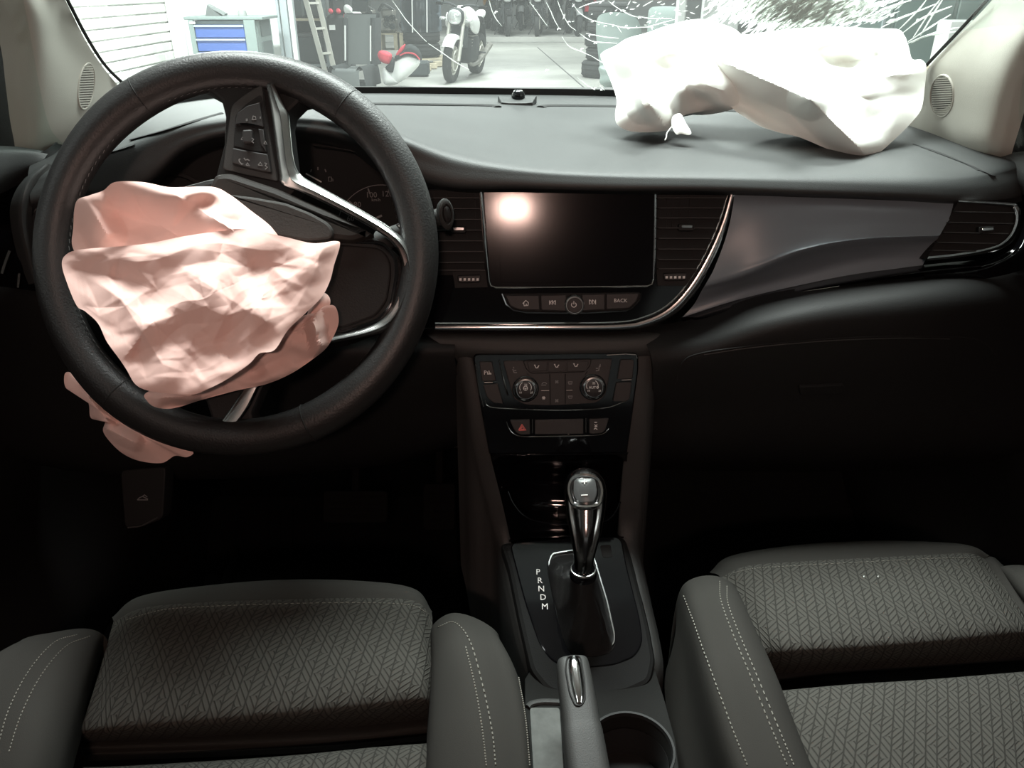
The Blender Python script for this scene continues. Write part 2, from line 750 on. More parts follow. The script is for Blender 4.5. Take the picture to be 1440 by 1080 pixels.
# bricks of the stretch of wall that the windscreen shows
bl, bh = .36, .094
bx0 = box('brick', (0, 0, 0), (.03, bl - .014, bh - .013), M_BRICK, None, bev=.006)
bme = bx0.data
bpy.data.objects.remove(bx0)
random.seed(3)
for r_ in range(2, 20):
    for c_ in range(0, 12):
        o = bpy.data.objects.new('brick', bme)
        o.location = Vector((XL - .005 + random.uniform(-.004, .004), 5.35 + c_ * bl + (r_ % 2) * bl / 2, .05 + r_ * bh)) - wl.location
        COL.objects.link(o)
        o.parent = wl
struct(box('wall_back', (-3.17, 9.72, 1.8), (1.34, .22, 3.6), M_WALLW), 'white plastered wall behind the blue tool cabinet')
struct(box('trim_1', (-3.62, 9.50, 1.8), (.22, .30, 3.6), M_WALLW), 'white corner pilaster beside the brick wall')
jamb = struct(box('door_1', (-2.50, 9.66, 1.8), (.07, .34, 3.6), M_STEELP), 'grey steel jamb of the wide hall opening')
box('jamb_strip', (-2.43, 9.52, 1.8), (.035, .06, 3.6), M_WALLW, jamb)
box('jamb_edge', (-2.565, 9.50, 1.8), (.03, .06, 3.6), M_STEELP, jamb)
struct(box('wall_far', (2.5, 27.9, 1.8), (15, .2, 3.6), M_GWALL), 'grey end wall of the far hall')
struct(box('wall_right', (9.9, 12, 1.8), (.2, 32, 3.6), M_GWALL), 'grey right wall of the garage hall')
struct(box('wall_front', (2.5, -4, 1.8), (15, .2, 3.6), M_GWALL), 'grey wall behind the car')
struct(box('wall_side', (-4.6, 18.8, 1.8), (.2, 18, 3.6), M_GWALL), 'grey wall of the far hall left of the racks')
struct(box('wall_return', (-4.25, 9.95, 1.8), (.9, .2, 3.6), M_GWALL), 'wall return beside the tool cabinet')
struct(box('trim_2', (2.8, 24.9, .06), (14.5, 5.9, .12), mat('pale concrete step', (.44, .44, .42), .7, var=.15, vscale=.8)), 'low concrete step under the parked motorcycles')
lab = 'dark joint line across the concrete floor'
for a, b, w in (((-4, 21.9, .003), (9, 21.9, .003), .05), ((.6, 20, .003), (1.15, 9.5, .003), .022), ((2.1, 20, .003), (2.55, 9.5, .003), .022)):
    struct(bar('trim_3', a, b, w, .004, mat('joint sealant', (.12, .12, .12), .9)), lab)

# ================================================================ the setting: shell of the car
M_BODYL = mat('car body inner skin', (.05, .05, .05), .7)
# windscreen: curved pane leaning back towards the driver
WB = pts([(-60, 255, .93), (60, 222, .985), (105, 192, 1.06), (180, 155, 1.18), (340, 131, 1.34), (520, 127, 1.405), (730, 129, 1.425), (860, 131, 1.425), (1120, 142, 1.365), (1240, 155, 1.26), (1340, 185, 1.10), (1400, 212, 1.0), (1500, 250, .93)])


def pane_row(k):
    """the pane leans back at 31 degrees in the middle and stands steeper towards the pillars"""
    out = []
    for p in WB:
        a = R(31 + 26 * min(1, (abs(p.x) / .58) ** 2))
        kk = k * math.sin(R(31)) / math.sin(a)
        out.append(p + Vector((-p.x * .22 * k, -math.cos(a) * kk, math.sin(a) * kk)))
    return out


M_GLASS = film('dusty windscreen glass', (.90, .95, .93), .032, .03)
win = loft('window_1', [pane_row(0), pane_row(.35), pane_row(.8)], M_GLASS, nu=40, nv=12)
win['kind'] = 'structure'
win['label'] = 'cracked windscreen above the dashboard'
struct(loft('trim_4', [[p + Vector((0, -.012, -.004)) for p in WB], [p + Vector((0, -.012, .0065)) for p in WB], [p + Vector((0, -.002, .0065)) for p in WB]], M_BLACK, nu=60, linear_v=True), 'black seal along the foot of the windscreen')

# roof lining and header, side rails, rear panel (all outside the picture, they shade the cabin)
hd = struct(loft('ceiling_lining', [[Vector((x, y, z)) for x in (-.62, -.3, 0, .3, .62)] for y, z in ((.755, 1.542), (.5, 1.60), (.1, 1.635), (-.6, 1.64), (-1.5, 1.60), (-2.0, 1.5))], M_HEAD, nu=9, nv=16), 'pale roof lining of the car')
for sx, nm, lb in ((-1, 'wall_body_left', 'left side of the car body behind the door'), (1, 'wall_body_right', 'right side of the car body behind the door')):
    struct(box(nm, (sx * .80, -1.25, .85), (.05, 2.3, 1.3), M_BODYL), lb)
struct(box('wall_bulkhead', (0, 1.62, .72), (1.7, .06, .80), M_BODYL), 'dark bulkhead in front of the footwells')
cw = [(-.85, 1.0), (-.6, 1.15), (-.3, 1.33), (0, 1.40), (.3, 1.36), (.55, 1.2), (.85, .98)]
struct(loft('trim_7', [[Vector((x, y, z)) for x, y in cw] if k == 0 else [Vector((x, 1.75, z)) for x, y in cw] for k, z in ((0, 1.118), (1, 1.10))], M_BODYL, nu=24, nv=4), 'unseen dark cowl added to shade the footwells')  # unseen cowl, added to keep garage light out of the footwells
struct(box('wall_tail', (0, -2.0, .75), (1.6, .05, .9), M_BODYL), 'rear end of the car body')
struct(box('floor_pan', (0, .1, .30), (1.64, 3.3, .03), M_CARPET), 'black carpeted floor of the car')

# ---- front pillars with their speaker grilles
def pillar(name, rows, top, label):
    o = loft(name, [[Vector(q) for q in top]] + [pts(r_) for r_ in rows], M_CREAM, nu=26, nv=34)
    return struct(o, label)


def prow(ys, xs, Y):
    return [(x, y, d) for x, y, d in zip(xs, ys, Y)]


pl_l = pillar('trim_5', [
    prow((-60,) * 5, (62, 20, -15, -50, -80), (.98, .955, .925, .92, .92)),
    prow((0,) * 5, (92, 66, 40, 5, -22), (1.03, .995, .955, .945, .945)),
    prow((60, 60, 60, 61, 62), (122, 92, 58, 28, 0), (1.07, 1.03, .975, .96, .958)),
    prow((100, 106, 112, 116, 120), (149, 112, 66, 36, 8), (1.11, 1.055, .985, .965, .962)),
    prow((126, 142, 156, 163, 168), (172, 128, 68, 40, 14), (1.14, 1.075, .99, .97, .965)),
    prow((148, 174, 192, 199, 200), (195, 135, 68, 44, 20), (1.155, 1.085, .995, .974, .968)),
    prow((172, 202, 217, 221, 221), (205, 137, 70, 45, 22), (1.168, 1.098, 1.01, .985, .978))],
    [(-.47, .80, 1.57), (-.485, .77, 1.57), (-.50, .74, 1.57), (-.53, .72, 1.57), (-.56, .71, 1.57)], 'cream plastic windscreen pillar on the driver side')
pl_r = pillar('trim_6', [
    prow((-60,) * 5, (1440, 1490, 1530, 1560, 1600), (.98, .925, .885, .88, .88)),
    prow((0,) * 5, (1395, 1440, 1480, 1510, 1545), (1.03, .97, .92, .91, .91)),
    prow((48, 52, 55, 58, 60), (1350, 1395, 1432, 1460, 1490), (1.07, 1.0, .945, .932, .93)),
    prow((95, 103, 110, 114, 116), (1306, 1356, 1402, 1428, 1452), (1.115, 1.035, .965, .95, .948)),
    prow((140, 150, 160, 164, 166), (1285, 1334, 1386, 1412, 1438), (1.15, 1.065, .98, .962, .958)),
    prow((165, 182, 198, 206, 208), (1275, 1324, 1376, 1402, 1425), (1.165, 1.08, .99, .97, .965)),
    prow((186, 204, 220, 227, 228), (1270, 1320, 1376, 1402, 1420), (1.178, 1.095, 1.008, .988, .98))],
    [(.50, .80, 1.57), (.52, .77, 1.57), (.54, .74, 1.57), (.57, .72, 1.57), (.60, .71, 1.57)], 'cream plastic windscreen pillar on the passenger side')


def tweeter(o, cx, cy, rx, ry, lean, label):
    c, n = hit(o, cx, cy)
    pl = Plane(c, n)
    q = []
    for k in range(28):
        a = 2 * math.pi * k / 28
        x, y = rx * math.cos(a), ry * math.sin(a)
        q.append((cx + x + lean * y, cy + y))
    ring('grille_rim', pl, q, .0032, -.004, .0014, M_CREAM, o)
    qi = [(cx + (a - cx) * .86, cy + (b - cy) * .9) for a, b in q]
    prism('grille_back', pl, qi, -.004, .0003, mat('grille gap shade', (.13, .125, .115), .9), o, bev=0)  # backing painted dark as the shade between the slats
    m = 17
    for k in range(m):
        f = -.86 + 1.72 * (k + .5) / m
        w = rx * .80 * math.sqrt(1 - f * f)
        y = cy + f * ry
        a, b = pl.p(cx - w + lean * f * ry, y + w * .05, .0006), pl.p(cx + w + lean * f * ry, y - w * .05, .0006)
        bar('grille_slat', a, b, .0014, .0016, M_CREAM, o, up=n)


tweeter(pl_l, 121, 121, 12.5, 34, -.10, '')
tweeter(pl_r, 1325, 135, 17.5, 31, -.03, '')
# black gap strips along the glass and the door side of the pillars
for o, P, lb in ((pl_l, [(94, -2), (122, 52), (148, 92), (176, 120)], ''), (pl_r, [(1390, -2), (1350, 42), (1310, 84), (1298, 97)], '')):
    Q = [hit(o, a - 3, b) or hit(o, a + 3, b) for a, b in P]
    tube('glass_seal', [PY(a, b, .02 + 1.005 + .115 * (b + 2) / 124) for a, b in P], .0022, M_BLACK, o, n=16, seg=6)


# ---- doors: ledge, dark inner panel
def door(name, s, label, ledge, sail):
    d = thing(name, label, None, (s * .78, .2, .3), kind='structure')
    loft('window_ledge', [pts(r_) for r_ in ledge], M_SOFT, d, nu=16, nv=14)
    loft('inner_panel', [[Vector((s * (.745 + dx), y, z)) for y in (-.9, -.3, .2, .6, 1.0, 1.5)] for dx, z in ((-.13, 1.085), (-.06, 1.06), (-.035, .98), (-.01, .85), (-.05, .72), (-.03, .55), (-.06, .42), (-.04, .30))], M_DARK, d, nu=14, nv=24)
    loft('armrest', [[Vector((s * (.70 - w), y, z)) for y in (-.6, -.2, .2, .42)] for w, z in ((-.04, .73), (.035, .76), (.045, .74), (.03, .70), (-.04, .67))], M_DARK, d, nu=10, nv=12)
    loft('mirror_sail', sail, M_DARK, d, nu=14, nv=14)
    return d


def sail_rows(edge, sx):
    out = []
    for x, y, d in edge:
        p = PY(x, y, d)
        out.append([p, Vector((sx * max(abs(p.x) + .05, .63), d - .012, p.z)), Vector((sx * .69, d - .05, p.z)), Vector((sx * .72, d - .30, p.z))])
    return out


door('door_2', -1, 'dark door panel beside the driver seat', [
    [(-160, 207, .78), (-100, 206, .84), (-40, 205, .90), (22, 206, .955), (70, 214, .995)],
    [(-160, 222, .77), (-100, 223, .83), (-40, 221, .89), (30, 216, .95), (66, 218, .985)],
    [(-160, 275, .75), (-100, 270, .81), (-40, 262, .87), (20, 243, .935), (62, 226, .975)],
    [(-160, 310, .75), (-100, 300, .81), (-40, 288, .87), (10, 268, .935), (58, 240, .975)]],
    sail_rows([(-75, -60, .925), (-18, 0, .948), (4, 62, .962), (12, 120, .966), (18, 168, .969), (25, 208, .976)], -1))
door('door_3', 1, 'dark door panel beside the passenger seat', [
    [(1382, 222, 1.0), (1430, 214, .965), (1480, 210, .92), (1560, 206, .85), (1620, 206, .80)],
    [(1388, 226, .99), (1432, 222, .955), (1480, 224, .91), (1560, 224, .84), (1620, 224, .79)],
    [(1395, 233, .98), (1432, 250, .94), (1480, 262, .89), (1560, 272, .82), (1620, 275, .77)],
    [(1402, 242, .98), (1436, 272, .94), (1480, 290, .89), (1560, 305, .82), (1620, 310, .77)]],
    sail_rows([(1594, -60, .885), (1540, 0, .915), (1486, 60, .935), (1448, 116, .952), (1434, 166, .962), (1417, 214, .976)], 1))

# ---- dome lamp in the roof lining behind the viewer: the warm light in the cabin
dl = thing('dome_lamp', 'lit warm dome lamp in the roof lining behind the viewer', 'lamp', (.005, -.58, 1.64))
box('lamp_housing', (.005, -.58, 1.636), (.20, .13, .018), M_HEAD, dl, bev=.004)
box('lamp_lens', (.005, -.58, 1.624), (.09, .08, .008), emit('lit warm lens', (1.0, .58, .42), 6), dl, bev=.002)
la = area('dome_light', (.005, -.58, 1.60), (.08, .07), 7.0, (1.0, .66, .55), (R(58), 0, 0))
la.parent = dl
la.location = (0, .0, -.03)
# ================================================================ dashboard
dash = thing('dashboard', 'dark grey car dashboard running from door to door under the windscreen', 'dashboard', (0.05, .95, .6))
DB = [(45, 226, .985), (75, 214, 1.01), (110, 194, 1.06), (180, 157, 1.18), (260, 142, 1.28), (340, 134, 1.34), (430, 131, 1.385), (520, 130.5, 1.405), (620, 131, 1.42), (730, 132, 1.425), (860, 134.5, 1.425), (990, 138, 1.41), (1120, 145, 1.365), (1220, 155, 1.285), (1300, 174, 1.17), (1350, 192, 1.09), (1400, 214, 1.0), (1432, 230, .965)]
DF = [(40, 262, .90), (85, 245, .895), (130, 226, .89), (175, 210, .885), (250, 180, .885), (330, 166, .89), (420, 163, .89), (500, 172, .885), (560, 192, .88), (640, 220, .875), (740, 236, .868), (860, 243, .866), (1000, 246, .868), (1140, 250, .874), (1270, 254, .885), (1350, 254, .90), (1405, 247, .925), (1438, 240, .955)]
DL = [(43, 285, .885), (98, 275, .885), (165, 275, .885), (212, 252, .88), (262, 208, .882), (330, 188, .885), (420, 185, .885), (495, 200, .88), (548, 232, .875), (625, 260, .862), (740, 264, .856), (860, 267, .854), (1000, 268, .856), (1140, 273, .862), (1270, 278, .875), (1352, 282, .89), (1415, 278, .918), (1444, 268, .95)]
DT = [(43, 300, .90), (105, 290, .92), (180, 285, .95), (222, 262, .965), (268, 222, .965), (330, 202, .965), (420, 199, .965), (490, 212, .965), (538, 244, .955), (620, 270, .90), (740, 272, .89), (860, 274, .888), (1000, 275, .89), (1140, 281, .895), (1270, 287, .91), (1350, 292, .92), (1412, 288, .94), (1450, 280, .97)]
B3, F3, L3, T3 = pts(DB), pts(DF), pts(DL), pts(DT)


def between(a, b, f, up):
    return [p.lerp(q, f) + Vector((0, 0, up)) for p, q in zip(a, b)]


mid = [p.lerp(q, .45) + (p - EYE).normalized() * -.004 for p, q in zip(F3, L3)]
pad = loft('upper_pad', [B3, between(B3, F3, .12, .0), between(B3, F3, .35, .004), between(B3, F3, .6, .006), between(B3, F3, .82, .005), between(B3, F3, .94, .003), F3, mid, L3, between(L3, T3, .5, 0), T3], M_SOFT, dash, nu=120, nv=60)


def on_pad(P, lift=.0006):
    out = []
    for a, b in P:
        h = hit(pad, a, b)
        if h:
            out.append(h[0] + Vector((0, 0, lift)))
    return out


def slot(name, P, w, m=M_BLACK):  # black strips laid proud of the pad stand in for shaded recesses
    Q = on_pad(P)
    if len(Q) > 1:
        return tube(name, Q, w, m, dash, n=24, seg=6, flat=(1, .25), up=(0, 0, 1))


slot('defroster_slot_shade', [(390, 148), (470, 147), (560, 147), (640, 148), (690, 149), (700, 151)], .007)
slot('defroster_slot_shade', [(760, 151), (775, 149), (860, 150), (960, 153), (1060, 158)], .007)
slot('vent_slit_shade', [(185, 197), (225, 186), (270, 172), (312, 160)], .004)
slot('vent_slit_shade', [(150, 216), (172, 210), (190, 204)], .003)
for k in range(5):
    slot('speaker_slit_shade', [(1284 + k * 11, 203 + k * 4), (1318 + k * 11, 214 + k * 4.5), (1350 + k * 10, 227 + k * 4.5), (1376 + k * 6, 240 + k * 2)], .0013)
# pad line between hood and pad, and the long seam of the airbag lid
# light sensor on a little plinth
sn = thing('light_sensor', 'small glossy domed light sensor on a grey plinth at the windscreen foot', 'sensor', PY(729, 146, 1.33))
q0 = hit(pad, 727, 146)[0]
pls = Plane(q0 + Vector((0, 0, .0)), (0, -.35, 1), up=Vector((0, 1, .35)))
spl = Plane(q0, (0, -.25, 1), up=Vector((0, 1, 0)))
prism_uv('plinth', spl, [(-.030, .014), (-.024, -.014), (-.012, -.017), (.014, -.017), (.024, -.014), (.031, .014), (.02, .011), (-.02, .011)], -.004, .008, M_SOFT, sn, bev=.002)
lathe_uv('dome', spl, .002, .006, [(.0105, .004), (.0105, .010), (.0095, .014), (.007, .0175), (.0035, .0195), (.0008, .020)], M_GLOSS, sn, seg=20)

# ---- lower dash on the passenger side, with the glove box lid
low_r = loft('lower_panel', [pts(r_) for r_ in [
    [(900, 462, .86), (985, 446, .862), (1060, 418, .865), (1150, 402, .872), (1290, 390, .885), (1400, 380, .91), (1470, 374, .95)],
    [(905, 476, .842), (985, 462, .835), (1065, 436, .826), (1155, 418, .825), (1290, 402, .84), (1400, 392, .875), (1480, 386, .93)],
    [(915, 500, .825), (985, 488, .812), (1075, 462, .800), (1160, 446, .798), (1290, 432, .812), (1400, 424, .85), (1490, 420, .91)],
    [(918, 530, .823), (985, 518, .810), (1080, 500, .800), (1165, 492, .798), (1290, 486, .810), (1400, 486, .85), (1490, 485, .91)],
    [(915, 580, .84), (985, 572, .828), (1080, 560, .82), (1165, 555, .82), (1290, 550, .83), (1400, 548, .865), (1490, 545, .91)],
    [(910, 640, .87), (985, 640, .86), (1080, 640, .86), (1165, 640, .86), (1290, 636, .87), (1400, 630, .89), (1490, 625, .92)],
    [(908, 660, .95), (985, 662, .95), (1080, 664, .95), (1165, 664, .95), (1290, 660, .96), (1400, 650, .97), (1490, 640, .98)]]], M_DARK, dash, nu=60, nv=44)


def on(o, P, lift=.0008):
    out = []
    for a, b in P:
        h = hit(o, a, b)
        if h:
            out.append(h[0] + h[1] * lift)
    return out


tube('glovebox_seam', on(low_r, [(950, 540), (960, 510), (985, 497), (1060, 486), (1160, 477), (1260, 473), (1340, 474), (1380, 480), (1400, 500)], .0), .0011, M_BLACK, dash, n=50, seg=5)
tube('glovebox_lip', on(low_r, [(990, 499), (1060, 488.5), (1160, 479.5), (1260, 475.5), (1335, 476.5)], .0002), .0008, M_GREY, dash, n=40, seg=5)
gl = Plane(*hit(low_r, 1150, 545))
prism('glovebox_latch', gl, rnd([(1122, 541), (1186, 538), (1187, 550), (1124, 553)], 4), -.002, .004, M_DARK, dash, bev=.001)

# ---- lower dash on the driver side
low_l = loft('lower_panel', [pts(r_) for r_ in [
    [(-20, 395, .93), (60, 400, .90), (200, 430, .88), (340, 445, .875), (470, 455, .87), (560, 462, .865), (640, 466, .86)],
    [(-20, 415, .91), (60, 420, .87), (200, 450, .85), (340, 465, .845), (470, 478, .84), (560, 484, .835), (640, 484, .835)],
    [(-20, 450, .90), (60, 455, .86), (200, 480, .84), (340, 495, .835), (470, 508, .83), (560, 512, .83), (640, 508, .83)],
    [(-20, 520, .91), (60, 525, .87), (200, 545, .86), (340, 560, .855), (470, 570, .85), (560, 570, .85), (650, 560, .85)],
    [(-20, 620, .94), (60, 640, .90), (200, 660, .90), (340, 660, .90), (470, 650, .90), (560, 640, .89), (665, 610, .87)],
    [(-20, 640, 1.0), (60, 655, .98), (200, 675, .98), (340, 672, .98), (470, 662, .98), (560, 650, .97), (670, 620, .93)]]], M_DARK, dash, nu=50, nv=40)
# bonnet release pull in the driver footwell
br = thing('bonnet_release', 'dark bonnet release lever with a pale car symbol below the steering wheel', 'lever', PY(200, 720, .86))
bp = plane_px((200, 680, .875), (200, 735, .855))
prism('lever_plate', bp, rnd([(172, 660), (236, 655), (232, 728), (215, 735), (178, 742)], 8), -.02, .006, M_DARK, br, bev=.002)
lines('car_symbol', bp, [[(193, 703), (196, 700), (200, 698), (204, 700), (208, 702)], [(193, 703), (208, 703)], [(199, 699), (203, 696), (207, 699)]], .0006, M_DIM, br, h=.0066)
line('lever_lip', bp, [(180, 742), (200, 739), (222, 728)], .0014, M_GREY, br, h=.006, n=12)

# ---- dash end caps around the outer vents
loft('end_panel', [pts(r_) for r_ in [
    [(1300, 380, .888), (1370, 372, .885), (1420, 352, .90), (1438, 320, .915), (1442, 285, .935)],
    [(1300, 386, .872), (1375, 380, .868), (1430, 358, .885), (1450, 322, .905), (1455, 280, .93)],
    [(1300, 396, .875), (1385, 392, .87), (1450, 372, .89), (1472, 330, .92), (1475, 280, .95)]]], M_GLOSS, dash, nu=30, nv=14)
loft('end_panel', [pts(r_) for r_ in [
    [(75, 232, .92), (58, 250, .905), (48, 275, .895), (45, 310, .89), (50, 350, .885), (60, 395, .88)],
    [(60, 232, .915), (40, 252, .895), (30, 282, .88), (30, 315, .875), (38, 355, .872), (50, 398, .87)],
    [(35, 250, .93), (22, 268, .91), (14, 292, .895), (16, 322, .89), (24, 358, .885), (40, 400, .88)]]], M_SOFT, dash, nu=30, nv=12)
loft('switch_panel', [pts(r_) for r_ in [
    [(-30, 320, .92), (10, 325, .905), (35, 335, .895), (58, 350, .89)],
    [(-30, 360, .905), (10, 362, .89), (36, 368, .88), (60, 378, .875)],
    [(-30, 400, .91), (10, 404, .895), (40, 408, .885), (62, 412, .88)]]], M_GLOSS, dash, nu=20, nv=12)
vl = plane_px((70, 290, .90), (70, 360, .89))
ring('vent_ring', vl, [(66 + 24 * math.cos(a), 322 + 36 * math.sin(a)) for a in [2 * math.pi * k / 32 for k in range(32)]], .004, -.006, .006, M_CHROME, dash)
prism('vent_well', vl, [(66 + 20 * math.cos(a), 322 + 32 * math.sin(a)) for a in [2 * math.pi * k / 24 for k in range(24)]], -.02, -.002, M_BLACK, dash, bev=0)
line('switch_edge', vl, [(14, 352), (8, 368), (3, 384)], .0022, M_SATIN, dash, h=.006, n=8)
line('switch_edge', vl, [(27, 384), (25, 404)], .0018, M_SATIN, dash, h=.006)

# ---- instrument cluster
clu = thing('instrument_cluster', 'dark unlit instrument cluster seen through the steering wheel', 'instrument cluster', PY(400, 300, .97))
cp = plane_px((400, 190, .972), (400, 340, .955))
prism('dial_face', cp, rnd([(190, 300), (215, 255), (265, 215), (330, 195), (420, 192), (490, 205), (545, 240), (590, 290), (600, 350), (400, 400), (210, 380)], 20), -.02, 0, M_BLACK, clu, bev=.001)
line('hood_rim', cp, [(205, 285), (213, 252), (235, 228), (268, 207), (318, 189)], .0014, M_SATIN, clu, h=.05, n=30)
line('hood_rim', cp, [(440, 204), (500, 214), (545, 238), (575, 268)], .0009, M_SATIN, clu, h=.02, n=24)


def dial(cx, cy, r, label):
    line('dial_ring', cp, [(cx + r * math.cos(a), cy + r * math.sin(a)) for a in [math.pi * (1.02 + .98 * k / 28) for k in range(29)]], .0005, M_DIM, clu, h=.001)


dial(536, 322, 62, '')
for ang, s in ((193, '60'), (221, '80'), (252, '100'), (281, '120'), (309, '140'), (338, '160')):
    a = R(ang)
    lines('tick', cp, [[(536 + 60 * math.cos(a), 322 + 60 * math.sin(a)), (536 + 52 * math.cos(a), 322 + 52 * math.sin(a))]], .0008, M_DIM, clu, h=.001)
    text('speed_number', cp, s, 536 + 44 * math.cos(a), 318 + 46 * math.sin(a), .0095, M_DIM, clu, h=.001)
text('unit_mark', cp, 'km/h', 529, 281, .0055, M_DIM, clu, h=.001)
lines('needle', cp, [[(518, 312), (537, 303)]], .0013, M_DIM, clu, h=.004)
for x, y in ((438, 238), (447, 235), (457, 238)):
    lines('tick', cp, [[(x, y), (x + (x - 447) * .15, y + 4)]], .0006, M_DIM, clu, h=.001)
lines('needle', cp, [[(430, 244), (452, 256)]], .0008, M_MARK, clu, h=.002)
lines('fuel_mark', cp, [[(462, 249), (466, 249), (466, 255), (462, 255), (462, 249)], [(466, 251), (468, 252), (468, 255)]], .0004, M_DIM, clu, h=.001)
lathe('dial_bowl', cp, 250, 300, [(.05, 0), (.05, .002), (.046, .003), (.044, .001)], M_DARK, clu)

# ================================================================ centre fascia with screen and vents
fas = thing('centre_fascia', 'piano black centre fascia with a sweeping chrome edge', 'fascia', PY(800, 460, .86))
FP = plane_px((800, 270, .888), (800, 460, .843))
fo = [(570, 264), (1034, 266), (1022, 312), (1002, 362), (976, 406), (946, 438), (912, 454), (870, 460), (615, 462), (560, 462)]
prism('panel', FP, fo, -.03, 0, M_GLOSS, fas, bev=.001)
# soft black shelf that closes the gap between pad and fascia
ribbon('chrome_edge', FP, [(1037, 268), (1025, 315), (1004, 366), (979, 410), (949, 442), (913, 458), (870, 464), (760, 465), (612, 465)],
       [(1028, 268), (1015, 313), (994, 361), (969, 402), (941, 432), (908, 449), (868, 456), (760, 457), (612, 457)], .006, M_CHROME, fas, n=80)
line('chrome_bead', FP, [(1024, 270), (1011, 313), (990, 360), (965, 401), (937, 430), (905, 446), (866, 453), (760, 454.5), (612, 454.5)], .0008, M_SATIN, fas, h=.001, n=80)

scr = thing('touch_screen', 'large dark touch screen, switched off, in a thin chrome frame', 'screen', FP.p(800, 402))
prism('bezel', FP, rnd([(679, 267), (921, 265), (918, 402), (689, 404)], [2, 2, 6, 6]), 0, .004, M_SCREEN, scr, bev=.001)
prism('display', FP, [(701, 272), (900, 270), (898, 396), (704, 397)], .004, .0045, M_SCREEN, scr, bev=.0002)
tube('chrome_frame', [FP.p(a, b, .0045) for a, b in [(677, 268), (680, 310), (684, 360), (687.5, 395), (690, 402), (697, 404.5), (760, 404.5), (860, 403.5), (910, 402.5), (917, 400), (919.5, 392), (920.5, 350), (921.5, 310), (922, 266)]], .0014, M_CHROME, scr, seg=8)


def vent(name, label, outline, lines_y, xl, xr, tab, wheel, fins):
    v = thing(name, label, 'air vent', FP.p(outline[0][0], outline[0][1]))
    prism('well', FP, outline, .0002, .0008, M_BLACK, v, bev=0)
    for y in lines_y:
        a, b = xl(y), xr(y)
        A, B = FP.p(a, y, .0035), FP.p(b, y, .0035)
        bar('slat', A, B, .010, .0011, M_GREY, v, up=(0, .35, 1))
    for x in fins:
        bar('fin', FP.p(x, lines_y[0] - 8, .0015), FP.p(x + (lines_y[3] - lines_y[0]) * (x - 800) * -.0001, lines_y[3], .0015), .0008, .0012, M_DARK, v, up=FP.n)
    tx, ty = tab
    prism('vane_tab', FP, rnd([(tx - 11, ty - 5), (tx + 11, ty - 5), (tx + 11, ty + 5), (tx - 11, ty + 5)], 3), .003, .009, M_DARK, v, bev=.001)
    prism('tab_insert', FP, rnd([(tx - 7, ty - 3), (tx + 8, ty - 3), (tx + 8, ty + 1), (tx - 7, ty + 1)], 1.5), .009, .0097, M_CHROME, v, bev=.0003)
    wx, wy = wheel
    prism('wheel_panel', FP, [(wx - 25, wy - 11), (wx + 33, wy - 12), (wx + 24, wy + 13), (wx - 24, wy + 13)] if wx > 800 else [(wx - 24, wy - 11), (wx + 23, wy - 12), (wx + 26, wy + 12), (wx - 20, wy + 13)], .0008, .0016, M_DARK, v, bev=.0004)
    w = prism('thumb_wheel', FP, rnd([(wx - 17, wy - 5), (wx + 17, wy - 6), (wx + 16, wy + 5), (wx - 15, wy + 6)], 4), .0016, .006, M_BUTTON, v, bev=.0015)
    for k in range(5):
        x = wx - 12 + k * 6
        prism('wheel_mark', FP, [(x - 1.6, wy - 1), (x + 1.6, wy - 1.2), (x + 1.6, wy + 2.2), (x - 1.6, wy + 2.4)], .006, .0066, M_MARK, w, bev=0)
    return v


vent('centre_vent', 'black slatted air vent right of the touch screen', [(924, 268), (1026, 267), (1014, 310), (996, 352), (976, 386), (923, 386)], [279, 293, 307, 321, 335.5, 350.5, 365, 378], lambda y: 925, lambda y: 1021 - (y - 270) * .30 - max(0, y - 310) * .15, (963, 320), (948, 389), (938, 946, 957, 970))
vent('centre_vent', 'black slatted air vent left of the touch screen, half behind the wheel', [(560, 268), (674, 267), (682, 386), (575, 388)], [279, 294, 309, 324, 339, 354, 369, 380], lambda y: 566, lambda y: 673 + (y - 270) * .08, (645, 323), (660, 392), (592, 610, 628, 668))

# media buttons under the screen
mb = thing('media_controls', 'media button bar with a chrome ringed power knob under the screen', 'control panel', FP.p(807, 440))
prism('tray', FP, rnd([(704, 413), (902, 411), (899, 424), (888, 436), (828, 441), (786, 441), (724, 438), (712, 428)], 5), 0, .001, M_BLACK, mb, bev=.0003)
for nm, P in (('home_button', [(710, 415), (758, 415), (759, 436), (730, 435), (718, 430)]), ('previous_button', [(760, 415), (796, 414), (796, 437), (761, 436)]), ('next_button', [(818, 414), (850, 413), (850, 435), (819, 437)]), ('back_button', [(852, 413), (898, 412), (894, 424), (884, 433), (852, 435)])):
    prism(nm, FP, rnd(P, 2), .001, .004, M_BUTTON, mb, bev=.0008)
line('chrome_underline', FP, [(706, 413), (712, 428), (722, 436), (740, 439.5), (790, 440), (825, 440), (880, 437), (892, 430), (900, 421), (902, 411)], .0011, M_CHROME, mb, h=.003)
lathe('power_knob', FP, 807, 428, [(.0118, .001), (.0118, .008), (.0112, .010), (.0098, .0112), (.0090, .0112), (.0088, .0102), (.002, .0102)], M_CHROME, mb)
lathe('knob_face', FP, 807, 428.5, [(.0086, .010), (.0086, .0114), (.0080, .012), (.001, .012)], M_BUTTON, mb)
lines('power_symbol', FP, [[(807 + 3.4 * math.cos(a), 428.6 + 3.4 * math.sin(a)) for a in [R(-55 + 290 * k / 12) for k in range(13)]], [(807, 423.5), (807, 428)]], .0004, M_MARK, mb, h=.0124)
lines('home_symbol', FP, [[(735, 427), (739.5, 422.5), (743, 425.5), (742.5, 429.5), (737, 430), (736.5, 426)], [(740, 430), (740, 427)]], .0005, M_MARK, mb, h=.0044)
